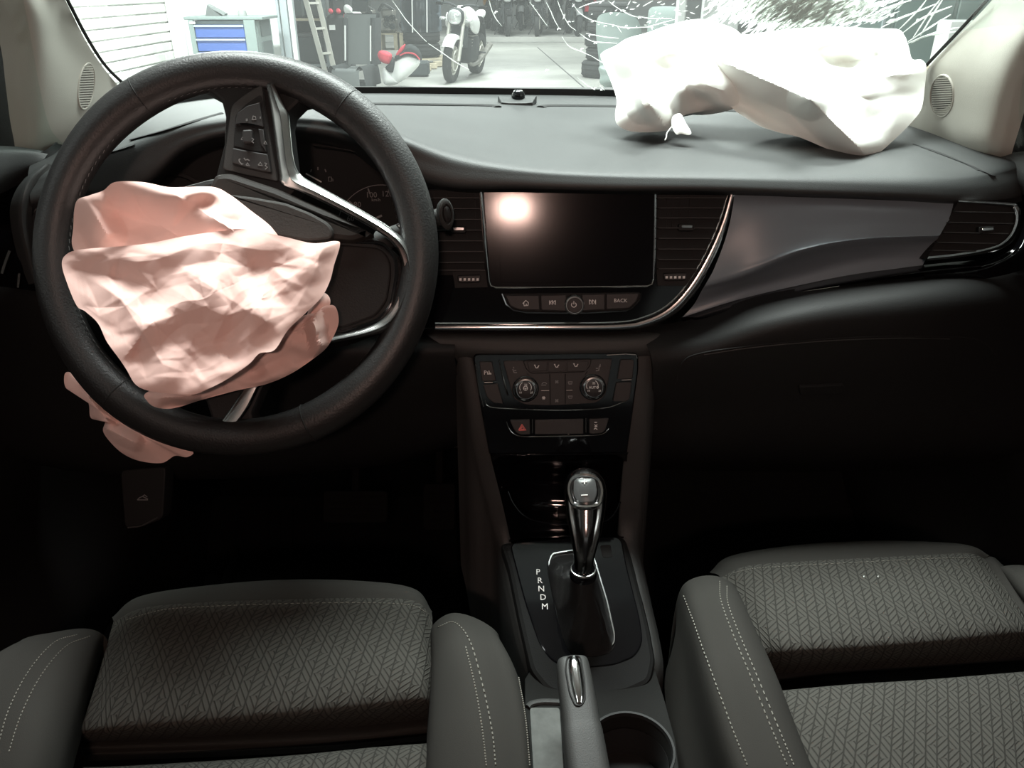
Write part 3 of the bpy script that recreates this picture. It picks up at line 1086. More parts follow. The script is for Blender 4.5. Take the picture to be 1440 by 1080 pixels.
lines('previous_symbol', FP, [[(773, 422.5), (773, 428.5)], [(777, 422.5), (773.5, 425.5), (777, 428.5), (777, 422.5)], [(781, 422.5), (777.5, 425.5), (781, 428.5), (781, 422.5)]], .0005, M_MARK, mb, h=.0044)
lines('next_symbol', FP, [[(837.5, 421.5), (837.5, 428)], [(829, 421.5), (833, 424.8), (829, 428), (829, 421.5)], [(833, 421.5), (837, 424.8), (833, 428), (833, 421.5)]], .0005, M_MARK, mb, h=.0044)
text('back_lettering', FP, 'BACK', 872, 422.5, .0060, M_MARK, mb, h=.0044)

# ---- silver decor panel on the passenger side
def PF(l):
    return [PY(*q) for q in l]


dec = loft('decor_panel', [PF(r_) for r_ in [
    [(1032, 268, .888), (1100, 270, .888), (1180, 273, .89), (1260, 277, .896), (1346, 281, .905)],
    [(1031, 288, .872), (1098, 288, .871), (1172, 290, .873), (1250, 294, .88), (1341, 299, .893)],
    [(1022, 330, .864), (1085, 325, .858), (1150, 318, .862), (1230, 315, .870), (1330, 316, .884)],
    [(1005, 376, .858), (1060, 366, .848), (1130, 346, .849), (1208, 334, .860), (1322, 330, .877)],
    [(992, 400, .856), (1050, 384, .846), (1125, 354, .847), (1206, 338, .8585), (1320, 332, .876)],
    [(986, 410, .864), (1050, 394, .860), (1128, 366, .866), (1210, 350, .876), (1315, 342, .887)],
    [(976, 428, .876), (1055, 404, .876), (1130, 384, .884), (1208, 366, .889), (1305, 359, .892)],
    [(960, 446, .874), (1040, 421, .875), (1125, 401, .881), (1205, 385, .884), (1297, 374, .889)]]], M_DECOR, dash, nu=70, nv=70)
dec['label'] = 'silver grey lacquered panel with a sweeping crease'
loft('gloss_strip', [PF(r_) for r_ in [
    [(955, 448, .873), (1040, 422, .872), (1125, 402, .878), (1205, 386, .882), (1297, 373, .886), (1370, 366, .888)],
    [(965, 455, .858), (1048, 430, .852), (1135, 408, .856), (1210, 394, .860), (1300, 382, .867), (1380, 374, .872)],
    [(960, 461, .864), (1048, 434, .858), (1140, 411, .864), (1212, 398, .868), (1300, 388, .876), (1385, 380, .882)]]], M_GLOSS, dash, nu=50, nv=14)
line('strip_bead', plane_px((1200, 380, .857), (1200, 420, .857)), [(1095, 415.5), (1140, 408.5), (1180, 402.5)], .0006, M_SATIN, dash, h=.002, n=20)

# ---- outer vent
OV = plane_px((1370, 290, .892), (1370, 360, .876))
ov = thing('outer_vent', 'slatted air vent with a chrome hook at the passenger end of the dashboard', 'air vent', OV.p(1305, 362))
oo = [(1348, 283), (1418, 288), (1427, 292), (1431, 303), (1429, 320), (1421, 335), (1405, 346), (1380, 354), (1345, 360), (1303, 364)]
prism('well', OV, oo, -.02, 0, M_BLACK, ov, bev=0)
for y, a, b in ((298, 1342, 1423), (313, 1332, 1422), (327, 1324, 1415), (341, 1316, 1398), (352, 1309, 1370)):
    bar('slat', OV.p(a, y, .003), OV.p(b, y + (b - a) * .02, .003), .009, .0011, M_GREY, ov, up=(0, .35, 1))
prism('vane_tab', OV, rnd([(1371, 319), (1393, 318), (1393, 328), (1371, 329)], 3), .003, .008, M_DARK, ov, bev=.001)
prism('tab_insert', OV, rnd([(1375, 321), (1391, 320), (1391, 324), (1375, 325)], 1.5), .008, .0088, M_CHROME, ov, bev=.0003)
ribbon('chrome_hook', OV, [(1303, 367), (1345, 363), (1383, 357), (1410, 349), (1428, 335), (1436, 318), (1437, 302), (1432, 290), (1420, 285), (1348, 281)],
       [(1306, 360), (1344, 356), (1380, 350), (1404, 343), (1418, 331), (1425, 317), (1427, 304), (1424, 294), (1417, 290), (1348, 284)], .007, M_CHROME, ov, n=60)
# ================================================================ climate panel and centre stack
stk = thing('centre_stack', 'dark centre stack and tunnel console between the seats', 'console', (.06, .7, .32))
# matt surround between fascia and climate unit
loft('upper_surround', [pts(r_) for r_ in [
    [(598, 463, .862), (660, 464, .862), (780, 465, .862), (900, 464, .862), (985, 450, .864)],
    [(602, 472, .842), (660, 472, .842), (780, 473, .842), (900, 472, .842), (978, 462, .846)],
    [(622, 486, .835), (662, 486, .834), (780, 486, .834), (896, 485, .834), (950, 482, .838)],
    [(642, 506, .838), (664, 502, .834), (780, 500, .832), (896, 500, .834), (925, 504, .838)],
    [(650, 530, .85), (666, 522, .85), (780, 520, .85), (897, 520, .85), (915, 528, .85)]]], M_GREY, stk, nu=40, nv=26)
CP = plane_px((780, 497, .832), (780, 640, .795))
# the two rails that frame the stack, from the dash down to the shift panel
rail_l = [(655, 497, .836), (664, 540, .826), (672, 590, .815), (682, 640, .807), (697, 700, .800), (712, 765, .785), (728, 840, .722), (744, 905, .668), (764, 955, .633)]
rail_r = [(904, 497, .836), (900, 540, .826), (896, 590, .815), (891, 640, .807), (886, 700, .800), (884, 757, .787), (897, 830, .725), (908, 880, .688), (914, 925, .652), (905, 955, .633)]


def rail(P, s, wid):
    rows = []
    for dx, dh in ((-wid, -.10), (-wid, -.012), (-wid * .7, -.002), (-wid * .2, .002), (wid * .35, .002), (wid * .6, -.004), (wid * .6, -.03)):
        rows.append([PY(a + s * -dx * F, b, y) + Vector((0, .25, .0)) * 0 + Vector((0, -.3 * dh, dh)) for a, b, y in P])
    return rows


for P, s, w in ((rail_l, 1, .0085), (rail_r, -1, .0125)):
    rows = []
    for k, (off, drop) in enumerate(((-1.6, -.30), (-1.5, -.05), (-1.15, -.012), (-.6, -.001), (0, .0015), (.5, 0), (.9, -.006), (1.0, -.03))):
        row = []
        for a, b, y in P:
            c = PY(a, b, y)
            row.append(c + Vector((s * off * w, -.02 * (drop < -.2), drop)))
        rows.append(row)
    loft('side_rail', rows, M_GREY, stk, nu=50, nv=26)

clm = thing('climate_panel', 'piano black climate unit with two chrome temperature dials', 'control panel', CP.p(780, 600))
prism('frame', CP, rnd([(664, 497), (898, 495), (898, 520), (890, 580), (882, 637), (688, 639), (676, 575)], [10, 10, 4, 4, 2, 2, 4]), -.03, .001, M_GLOSS, clm, bev=.002)
line('frame_edge', CP, [(669, 512), (673, 545), (680, 572)], .0008, M_SATIN, clm, h=.0025, n=12)
line('frame_edge', CP, [(853, 499.5), (880, 498), (894, 499), (896, 504)], .0007, M_SATIN, clm, h=.0025)
line('frame_edge', CP, [(682, 562), (688, 572), (720, 575), (790, 577), (850, 574), (875, 566), (884, 563)], .0006, M_SATIN, clm, h=.0025, n=24)
for P in ([(674, 508), (692, 508), (698, 535), (678, 536)], [(679, 540), (700, 539), (708, 567), (694, 566), (685, 558)],
          [(872, 505), (891, 505), (889, 532), (867, 533)], [(866, 537), (888, 536), (885, 560), (880, 564), (861, 564)]):
    prism('side_button', CP, rnd(P, 2.5), .001, .004, M_BUTTON, clm, bev=.0008)
for a, b in (((681, 538), (693, 537.5)), ((874, 534.5), (888, 534))):
    line('indicator_bar', CP, [a, b], .0007, M_SATIN, clm, h=.003)
text('park_lettering', CP, 'P', 682.5, 523.5, .0070, M_MARK, clm, h=.0044)
lines('park_symbol', CP, [[(685.5, 522.5), (686, 526)], [(687.5, 521), (688.5, 526)], [(689.5, 524), (690.5, 526)], [(685, 526), (691, 526)]], .0004, M_MARK, clm, h=.0044)
line('divider', CP, [(702, 506), (707, 530), (714, 556)], .0012, M_SATIN, clm, h=.0014, n=8)
prism('button_plate', CP, rnd([(707, 507), (861, 504), (852, 553), (841, 566), (780, 570), (738, 569), (722, 560)], [4, 4, 6, 8, 20, 6, 6]), .001, .003, M_BUTTON, clm, bev=.0008)
ring('mode_frame', CP, rnd([(735, 506), (832, 504), (829, 516), (821, 523), (746, 525), (739, 518)], 4), .0009, .002, .0036, M_BLACK, clm)
for a, b in ((739, 769), (770.5, 796), (797.5, 828)):
    prism('mode_button', CP, [(a + (1.5 if a == 739 else 0), 508), (b, 507), (b - (4 if b == 828 else 0), 521), (a + (6 if a == 739 else 0), 522)], .003, .0042, M_BUTTON, clm, bev=.0006)
for (x0, y0), (x1, y1) in (((773, 526), (774, 569)), ((795, 526), (795, 568)), ((741, 525), (744, 528)), ((826, 522), (823, 527))):
    line('seam', CP, [(x0, y0), (x1, y1)], .0005, M_BLACK, clm, h=.0031)
for a, b in (((761, 549.5), (772, 549.3)), ((796, 549), (805, 548.8))):
    line('indicator_bar', CP, [a, b], .0005, M_SATIN, clm, h=.0034)
for i, (kx, ky) in enumerate(((739, 545), (833, 542.5))):
    lathe('dial_base', CP, kx, ky + 1, [(.0155, .003), (.0155, .006), (.0145, .007)], M_GLOSS, clm)
    k = lathe('temperature_dial', CP, kx, ky, [(.0138, .004), (.0136, .015), (.0128, .0168), (.0112, .0172), (.0108, .016), (.002, .016)], M_CHROME, clm)
    lathe('dial_face', CP, kx, ky, [(.0105, .015), (.0105, .0168), (.0098, .0172), (.001, .0172)], M_BUTTON, k)
    lines('scale_marks', CP, [[(kx + 8.2 * math.cos(a), ky + 8.2 * math.sin(a)) for a in [R(150 + 90 * j / 8) for j in range(9)]], [(kx + 8.2 * math.cos(a), ky + 8.2 * math.sin(a)) for a in [R(300 + 90 * j / 8) for j in range(9)]]], .0003, M_MARK, k, h=.0176)
    text('dial_number', CP, '22', kx, ky - 7, .0036, M_MARK, k, h=.0176)
    text('dial_number', CP, '18', kx - 7.5, ky + 3.5, .0032, M_MARK, k, h=.0176)
    text('dial_number', CP, '28', kx + 8, ky + 3.5, .0032, M_MARK, k, h=.0176)
    if i:
        text('auto_lettering', CP, 'AUTO', kx, ky - 1, .0042, M_MARK, k, h=.0176)
    else:
        lines('wheel_symbol', CP, [[(kx + 3 * math.cos(a), ky + 1 + 3 * math.sin(a)) for a in [R(36 * j) for j in range(11)]], [(kx - 3, ky + 1), (kx + 3, ky + 1)], [(kx, ky + 1), (kx, ky + 4)]], .0003, M_MARK, k, h=.0176)
# small symbols on the keys
lines('seat_symbol', CP, [[(721, 519), (723, 524), (727, 524)], [(723, 521), (726, 521)], [(722, 516), (722.5, 518)]], .0006, M_DIM, clm, h=.0034)
lines('seat_symbol', CP, [[(843, 514), (842, 521), (838, 521.5)], [(841, 518), (838, 518)], [(844, 512), (844, 516)]], .0006, M_DIM, clm, h=.0034)
for x, y in ((755, 516), (783, 515), (810, 514)):
    lines('airflow_symbol', CP, [[(x - 3, y - 2), (x - 1, y + 1.5), (x + 2, y + 1)], [(x + 3, y - 2), (x + 1, y + .5)], [(x - 4, y - 2.5), (x - 2, y - 2.5)]], .00045, M_MARK, clm, h=.0046)
lines('recirculation_symbol', CP, [[(761, 541.5), (768, 541.5)], [(762, 540), (764, 538), (767, 538), (769, 540)]], .00045, M_DIM, clm, h=.0034)
lines('snow_symbol', CP, [[(762, 559.5), (767, 559.5)], [(763.3, 557.5), (765.8, 561.7)], [(765.8, 557.5), (763.3, 561.7)]], .00055, M_MARK, clm, h=.0034)
for y in (537, 563.5):
    lines('fan_symbol', CP, [[(781, y - 2), (785, y + 2)], [(785, y - 2), (781, y + 2)], [(781, y), (785, y)]], .00065, M_DIM, clm, h=.0034)
for y in (538.5, 558.5):
    lines('demist_symbol', CP, [[(799, y - 1.5), (805, y - 1.5), (804, y + 1.5), (800, y + 1.5), (799, y - 1.5)]], .0005, M_DIM, clm, h=.0034)

# hazard row
hz = thing('hazard_switch_row', 'row of switches with a red hazard triangle below the climate dials', 'control panel', CP.p(780, 612))
prism('hazard_button', CP, rnd([(717, 590), (745, 589), (745.5, 610), (730, 610.5), (723, 604)], [2, 2, 2, 5, 3]), .001, .004, M_BUTTON, hz, bev=.0008)
prism('blank_cover', CP, [(752, 590), (820, 588.5), (820, 609), (752, 610)], .001, .0035, M_BUTTON, hz, bev=.0006)
prism('stability_button', CP, rnd([(828, 588), (856, 587), (851, 604), (845, 608.5), (828, 609)], [2, 2, 4, 4, 2]), .001, .004, M_BUTTON, hz, bev=.0008)
lines('hazard_triangle', CP, [[(729.5, 605), (734, 597), (739.5, 604.7), (729.5, 605)], [(732, 603.7), (734.2, 599.8), (737, 603.6), (732, 603.7)]], .0008, M_RED, hz, h=.0044)
lines('stability_symbol', CP, [[(836, 594), (839.5, 594)], [(836, 597), (838, 599), (840, 597)], [(836, 600), (840, 600)], [(835.5, 604), (837, 602), (840, 604)]], .0005, M_MARK, hz, h=.0044)
line('gloss_edge', CP, [(712, 593), (716, 603), (724, 611), (738, 614), (780, 613.5), (830, 612.5), (848, 610), (856, 603)], .0007, M_SATIN, hz, h=.0012, n=30)
line('gloss_edge', CP, [(748.5, 590), (749, 609)], .0007, M_SATIN, hz, h=.0022)
line('gloss_edge', CP, [(824, 588), (824, 608)], .0007, M_SATIN, hz, h=.0022)

# ---- storage bay below: a glossy box open to the rear
bay = thing('storage_bay', 'glossy black open storage tray in front of the gear lever', 'tray', PY(790, 750, .84))
loft('bay_back', [pts(r_) for r_ in [
    [(690, 639, .795), (740, 638, .795), (800, 637.5, .795), (850, 637, .795), (884, 636, .795)],
    [(692, 645, .80), (740, 645, .80), (800, 644, .80), (850, 643, .80), (882, 643, .80)],
    [(700, 680, .835), (740, 676, .875), (800, 676, .88), (850, 675, .875), (881, 680, .835)],
    [(706, 712, .825), (740, 712, .88), (800, 714, .885), (850, 712, .88), (880, 712, .83)],
    [(712, 738, .81), (742, 742, .83), (800, 742, .833), (850, 741, .83), (878, 738, .81)],
    [(716, 762, .785), (742, 757, .79), (800, 755, .79), (850, 754, .79), (877, 757, .785)]]], M_GLOSS, bay, nu=50, nv=50)
tube('tray_lip', pts([(714, 690, .79), (722, 708, .79), (736, 724, .79), (756, 733, .79), (796, 737, .79), (846, 734, .79), (864, 722, .79), (872, 706, .79)]), .0014, M_GLOSS, bay, n=40, seg=8)
box('socket', PY(800, 721, .85), (.03, .02, .008), M_BUTTON, bay, bev=.002)

# ================================================================ shift console
SA, SB = PY(800, 760, .786), PY(815, 935, .640)
SP = Plane(SA, Vector((1, 0, 0)).cross(SB - SA) * -1 if Vector((1, 0, 0)).cross(SB - SA).z < 0 else Vector((1, 0, 0)).cross(SB - SA), up=Vector((0, 1, 0)))
sc_ = thing('shift_console', 'glossy black gear shift plate in a dark grey surround', 'console', SP.p(815, 860))
outer = rnd([(702, 764), (880, 755), (893, 800), (914, 885), (922, 930), (915, 962), (880, 978), (800, 984), (768, 974), (745, 945), (728, 870), (714, 800)], 10, 3)
prism('surround', SP, outer, -.10, .0035, mat('console plastic', (.010, .010, .010), .7, spec=.12, bump=.2, bscale=700), sc_, bev=.006)
plate = rnd([(716, 766), (800, 759), (873, 757), (880, 795), (899, 870), (904, 905), (893, 926), (860, 938), (805, 942), (776, 933), (758, 908), (738, 850)], 12, 4)
prism('shift_plate', SP, plate, .0, .0050, M_GLOSS, sc_, bev=.0016)
for s, x, y in (('P', 756.5, 807.5), ('R', 759, 819.5), ('N', 761, 831), ('D', 763.5, 843), ('M', 766, 856)):
    text('gear_letter', SP, s, x, y, .0105, M_MARK, sc_, h=.0054)
prism('key_recess', SP, rnd([(843, 770), (858, 769), (861, 786), (847, 787)], 3), .005, .0056, M_BLACK, sc_, bev=.0003)
gs = thing('gear_lever', 'automatic gear lever with a chrome trimmed knob and black leather boot', 'gear lever', SP.p(820, 850))
bo = [(775, 782), (800, 777), (828, 777), (837, 790), (846, 820), (855, 850), (865, 895), (865, 908), (855, 919), (828, 923), (804, 918), (793, 902), (783, 865), (774, 825), (769, 795)]
ring('boot_ring', SP, rnd(bo, 4, 2), .0036, .004, .0090, M_CHROME, gs)
# boot: leather rising from the ring to the collar
collar = PZ(820, 806, .735)
neck = PZ(821, 778, .762)
bo_s = spline([Vector(SP.p(a, b, .006)) for a, b in bo], 40, True)
cen = sum(bo_s, Vector()) / 40
rows = []
for f, k in ((0, 0.02), (.0, .06), (.08, .16), (.2, .30), (.4, .46), (.65, .68), (.85, .90), (1, 1)):
    row = []
    for i, p in enumerate(bo_s):
        dirv = (p - cen)
        dirv.normalize()
        tgt = collar + dirv * .013
        q = p.lerp(tgt, k)
        wob = .0016 * math.sin(i * 1.7 + f * 9) * math.sin(math.pi * min(1, k * 1.1))
        base = p.lerp(Vector((tgt.x, tgt.y, p.z)), k)
        z = p.z + (tgt.z - p.z) * (f ** 1.15)
        row.append(Vector((base.x, base.y, z)) + dirv * wob)
    rows.append(row)
loft('boot', rows, M_LEATHER, gs, nu=40, nv=22, cu=True)
lathe_uv('collar', Plane(collar, neck - collar, up=Vector((0, 1, 0))), 0, 0, [(.0145, -.004), (.0150, .0), (.0140, .004), (.0120, .008)], M_GLOSS, gs)
lathe_uv('collar_band', Plane(collar, neck - collar, up=Vector((0, 1, 0))), 0, 0, [(.0138, .004), (.0142, .0052), (.0136, .0065), (.012, .007)], M_SATIN, gs)
kp = [(820, 802, .738, .0115), (821, 788, .752, .0112), (822, 770, .764, .0140), (823, 750, .776, .0176), (823, 727, .788, .0212), (823, 708, .798, .0236), (822.5, 692, .806, .0246), (822, 680, .811, .0230), (822, 671, .8145, .0182), (822, 666, .8165, .0106), (822, 664, .817, .002)]
knob = tube('knob', [PZ(a, b, z) for a, b, z, r_ in kp], [k[3] for k in kp], M_DKCH, gs, n=44, seg=28, flat=(1.08, .95))
hk = hit(knob, 822, 690)
KP = Plane(PZ(822, 690, .806) + (EYE - PZ(822, 690, .806)).normalized() * .0262, (EYE - PZ(822, 690, .806)).normalized() + Vector((0, .05, .22)))


def knob_loop(pp, lift):
    out = []
    for a, b in pp:
        h = hit(knob, a, b)
        if h:
            out.append(h[0] + h[1] * lift)
    return out


cl_ = [(803, 700), (801, 688), (803, 678), (809, 671), (822, 668), (835, 671), (842, 678), (845, 689), (844, 701), (840, 710), (831, 713), (816, 713), (807, 709)]
tube('chrome_trim', knob_loop(cl_, .0006), .0030, M_CHROME, gs, closed=True, n=64, seg=8)
for P in ([(802, 702), (804, 725), (808, 750), (812, 775)], [(844, 704), (842, 727), (837, 752), (832, 777)]):
    tube('chrome_stripe', knob_loop(P, .0002), [.0030, .0026, .002, .001], M_SATIN, gs, n=20, seg=8)
bo2 = rnd([(808, 674), (836, 673), (839, 694), (834, 706), (814, 707), (807, 696)], 6)
vs, fs = [], []
nb_ = len(bo2)
for s_, lf in ((1, -.001), (1, .0012), (.94, .0019), (.6, .0021), (.25, .0021)):
    for a, b in bo2:
        h = hit(knob, 822.5 + (a - 822.5) * s_, 690 + (b - 690) * s_)
        vs.append(h[0] + h[1] * lf)
for k_ in range(4):
    for q in range(nb_):
        fs.append((k_ * nb_ + q, k_ * nb_ + (q + 1) % nb_, (k_ + 1) * nb_ + (q + 1) % nb_, (k_ + 1) * nb_ + q))
fs.append(tuple(4 * nb_ + q for q in range(nb_)))
bt = mk('shift_button', vs, fs, mat('shift button plastic', (.045, .045, .045), .38), gs)
for nm, strokes in (('plus_sign', ([(818.5, 679), (825.5, 678.8)], [(822, 675.8), (822, 682)])), ('minus_sign', ([(818, 697), (826.5, 696.6)],))):
    for st_ in strokes:
        tube(nm, knob_loop([st_[0], ((st_[0][0] + st_[1][0]) / 2, (st_[0][1] + st_[1][1]) / 2), st_[1]], .0023), .0006, M_MARK, bt, seg=5)

# ================================================================ rear tunnel tray, cup holder, handbrake
tray_z = .612
tn = thing('tunnel_tray', 'grey tunnel tray with a round cup holder beside the handbrake', 'console', (.1, .5, .33))
TP = Plane(Vector((0, 0, tray_z)), (0, 0, 1), up=Vector((0, 1, 0)))
# top plate with a round hole
ccx, ccy = TP.uv(887, 1052)[0], TP.uv(887, 1052)[1]
cup_r = .0415
tout = [TP.uv(a, b) for a, b in [(738, 945), (800, 930), (900, 925), (918, 932), (935, 985), (950, 1040), (960, 1120), (740, 1120), (738, 1010)]]
# sample the outline around the hole
import cmath
ang0 = [cmath.phase(complex(u - ccx, v - ccy)) for u, v in tout]


def ray_out(a):
    best = None
    n = len(tout)
    for i in range(n):
        x1, y1 = tout[i]
        x2, y2 = tout[(i + 1) % n]
        dx, dy = math.cos(a), math.sin(a)
        ex, ey = x2 - x1, y2 - y1
        den = dx * ey - dy * ex
        if abs(den) < 1e-9:
            continue
        t = ((x1 - ccx) * ey - (y1 - ccy) * ex) / den
        s = ((x1 - ccx) * dy - (y1 - ccy) * dx) / den
        if t > 0 and -1e-6 <= s <= 1 + 1e-6 and (best is None or t > best):
            best = t
    return best or .05


m_ = 72
vs, fs = [], []
for k in range(m_):
    a = 2 * math.pi * k / m_
    ro = max(ray_out(a), cup_r + .004)
    for rr, z in ((ro, -.12), (ro, -.001), (ro - .001, 0), (cup_r + .003, 0), (cup_r + .001, -.0015), (cup_r, -.004), (cup_r - .001, -.055), (cup_r - .003, -.062)):
        vs.append(Vector((ccx, ccy, 0)) * 0 + TP.w(ccx + rr * math.cos(a), ccy + rr * math.sin(a), z))
for k in range(m_):
    k2 = (k + 1) % m_
    for j in range(7):
        fs.append((k * 8 + j, k2 * 8 + j, k2 * 8 + j + 1, k * 8 + j + 1))
fs.append(tuple(k * 8 + 7 for k in range(m_)))
M_TRAY = mat('tray plastic', (.011, .011, .0105), .8, spec=.1, bump=.2, bscale=700)
mk('tray_body', vs, fs, M_TRAY, tn)
lathe_uv('cup_liner', TP, ccx, ccy, [(cup_r - .0015, -.060), (cup_r - .0014, -.02), (cup_r - .0022, -.019), (cup_r - .003, -.058)], M_BLACK, tn, seg=48, caps=False)
lathe_uv('cup_base', TP, ccx, ccy, [(cup_r - .002, -.061), (cup_r - .002, -.058), (.01, -.058)], M_BLACK, tn, seg=32)
lathe_uv('cup_rim', TP, ccx, ccy, [(cup_r + .0035, -.001), (cup_r + .003, .0012), (cup_r + .0008, .0008), (cup_r - .0002, -.003)], M_DARK, tn, seg=48, caps=False)
bb = prism('bin_mat', TP, rnd([(745, 996), (787, 996), (795, 1120), (752, 1120)], 5), .0, .0012, mat('pale rubber mat', (.075, .078, .074), .8, var=.25, vscale=60), tn, bev=.0004)
tube('bin_edge', [TP.p(a, b, .001) for a, b in [(742, 995), (748, 990), (765, 987), (790, 988)]], .0035, M_GREY, tn, n=14)

hb = thing('handbrake', 'grey handbrake lever with a chrome release button', 'handbrake', PZ(825, 1075, .62))
HA, HB_ = PZ(806, 918, .712), PZ(834, 1110, .668)
ax = (HB_ - HA).normalized()
side = ax.cross(Vector((0, 0, 1))).normalized() * -1
upv = side.cross(ax).normalized()
if upv.z < 0:
    upv = -upv
L_ = (HB_ - HA).length
rows = []
for t, w, h in ((-.001, .0085, .006), (.0, .0125, .010), (.004, .0155, .0135), (.02, .0168, .015), (.06, .0178, .016), (L_ * .6, .0190, .017), (L_ * .85, .0198, .018), (L_, .020, .018)):
    c = HA + ax * t - upv * .016
    row = []
    for k in range(24):
        a = 2 * math.pi * k / 24
        ca, sa = math.cos(a), math.sin(a)
        e = .62
        row.append(c + side * (w * math.copysign(abs(ca) ** e, ca)) + upv * (h * math.copysign(abs(sa) ** e, sa)))
    rows.append(row)
grip = loft('grip', rows, M_GREY, hb, nu=48, nv=30, cu=True, caps=True)
HP = Plane(HA, upv, up=-ax)
HP = Plane(hit(grip, 812, 950)[0], hit(grip, 812, 950)[1], up=-ax)
ring('button_recess', HP, rnd([(797, 921), (817, 921), (823, 958), (824, 985), (817, 994), (808, 993), (800, 975), (794, 940)], 7), .0016, -.002, .0008, M_BLACK, hb)
bcx = [(807, 924), (808, 935), (811, 955), (814, 975), (815, 989)]
tube('release_button', [HP.p(a, b, -.001) for a, b in bcx], [.004, .0064, .0068, .006, .0035], M_CHROME, hb, n=30, seg=16, flat=(1, .75), up=HP.n)
# ================================================================ steering wheel (turned a quarter to the right)
WC = Vector((-.267, .733, 1.068))
WT = R(27)
WN = Vector((0, -math.cos(WT), math.sin(WT)))
WP = Plane(WC, WN)
RW = .178
sw = thing('steering_wheel', 'black leather steering wheel with chrome spoke trim, turned a quarter right', 'steering wheel', WC - WN * .05)
rr, P = [], []
nseg = 120
for k in range(nseg):
    a = 2 * math.pi * k / nseg
    d = math.degrees(a) % 360
    r_ = .0178
    for c0, amp, wd in ((125, .0022, 22), (55, .0016, 18), (235, .0016, 20), (305, .0012, 18)):
        dd = min(abs(d - c0), 360 - abs(d - c0))
        r_ += amp * math.exp(-(dd / wd) ** 2)
    rr.append(r_)
    P.append(WP.w(RW * math.cos(a), RW * math.sin(a), 0))
rim = tube('rim', P, rr, M_LEATHER, sw, closed=True, seg=28, flat=(1.0, .92), up=WN)
for d in (121, 53, 230, 293):
    a = R(d)
    q = []
    for k in range(24):
        t = 2 * math.pi * k / 24
        rx = .0193 if d in (121,) else .0187
        q.append(WP.w((RW + rx * math.cos(t)) * math.cos(a), (RW + rx * math.cos(t)) * math.sin(a), rx * .93 * math.sin(t)))
    tube('rim_seam', q, .0009, M_BLACK, sw, closed=True, seg=5)
# stitched seam on the inner side
vs, fs = [], []
for k in range(150):
    a0 = 2 * math.pi * k / 150
    a1 = a0 + 2 * math.pi / 150 * .55
    A = WP.w((RW - .0185) * math.cos(a0), (RW - .0185) * math.sin(a0), .006)
    B = WP.w((RW - .0185) * math.cos(a1), (RW - .0185) * math.sin(a1), .0045)
    s = WN * .0005
    i = len(vs)
    vs += [A - s, A + s, B + s, B - s]
    fs.append((i, i + 1, i + 2, i + 3))
st = mk('rim_stitching', vs, fs, M_DIM, sw, smooth=False)
st['kind'] = 'stuff'

# spoke that carries the keys (upper, since the wheel is turned)
sp = prism('spoke', WP, [(276, 120), (300, 133), (313, 145), (318, 165), (316, 205), (308, 235), (304, 252), (340, 268), (398, 290), (424, 262), (414, 240), (406, 175), (410, 158), (424, 144), (450, 138), (430, 100), (330, 92)], -.022, .004, M_DARK, sw, bev=.004)
prism('key_frame', WP, rnd([(329, 152), (345, 138), (373, 121), (376, 150), (394, 258), (345, 248), (317, 241)], [6, 10, 2, 0, 3, 0, 5]), .0, .0075, M_GREY, sw, bev=.0012)
prism('key_well', WP, rnd([(335, 166), (348, 152), (370, 137), (375, 150), (387, 249), (331, 236)], 4), .0075, .0079, M_BLACK, sw, bev=0)
kt = prism('key', WP, rnd([(335.5, 181), (338.5, 164), (352, 154), (370, 149), (375.5, 184), (357, 180), (345.5, 179)], 2), .0079, .0105, M_BUTTON, sw, bev=.001)
km = prism('key', WP, rnd([(334, 183), (346, 181), (357, 182), (376, 186), (380, 219), (366, 218), (333, 210)], 2), .0079, .0090, M_DARK, sw, bev=.001)
prism('key_knob', WP, rnd([(347, 189), (361, 188), (362, 207), (348, 207)], 3), .009, .014, M_BUTTON, sw, bev=.0015)
prism('key_arrow_pad', WP, [(368, 186), (375.5, 187), (379, 218), (371, 207)], .009, .0105, M_BUTTON, sw, bev=.0008)
kb = prism('key', WP, rnd([(332, 212), (345, 215), (381, 221), (386, 247), (360, 242), (331.5, 233)], 3), .0079, .0105, M_BUTTON, sw, bev=.001)
lines('key_symbol', WP, [[(346, 167), (348, 170)], [(346, 170), (348, 167)], [(355, 167), (356, 163), (359, 164), (360, 168), (354, 168)], [(366, 164), (366, 167)]], .0005, M_DIM, sw, h=.0109)
lines('key_symbol', WP, [[(339, 196), (341, 192.5), (343.5, 196.5), (339, 196)], [(371, 202), (373, 198), (375.5, 203), (371, 202)]], .0004, M_DIM, sw, h=.0109)
lines('key_symbol', WP, [[(354, 194), (357, 196), (354, 199), (357, 201)]], .0004, M_DIM, sw, h=.0144)
lines('key_symbol', WP, [[(336, 224), (336.5, 227), (340, 231), (342, 230)], [(336, 224), (338, 223.5)], [(343, 222), (345, 225), (348, 224), (351, 226)], [(346, 232), (348, 229), (351, 233), (346, 232)]], .0005, M_DIM, sw, h=.0109)
lines('key_symbol', WP, [[(363, 232), (366, 228), (369, 233), (363, 232)], [(372, 229), (375, 230), (373, 233), (376, 235), (373, 238)]], .0005, M_DIM, sw, h=.0109)

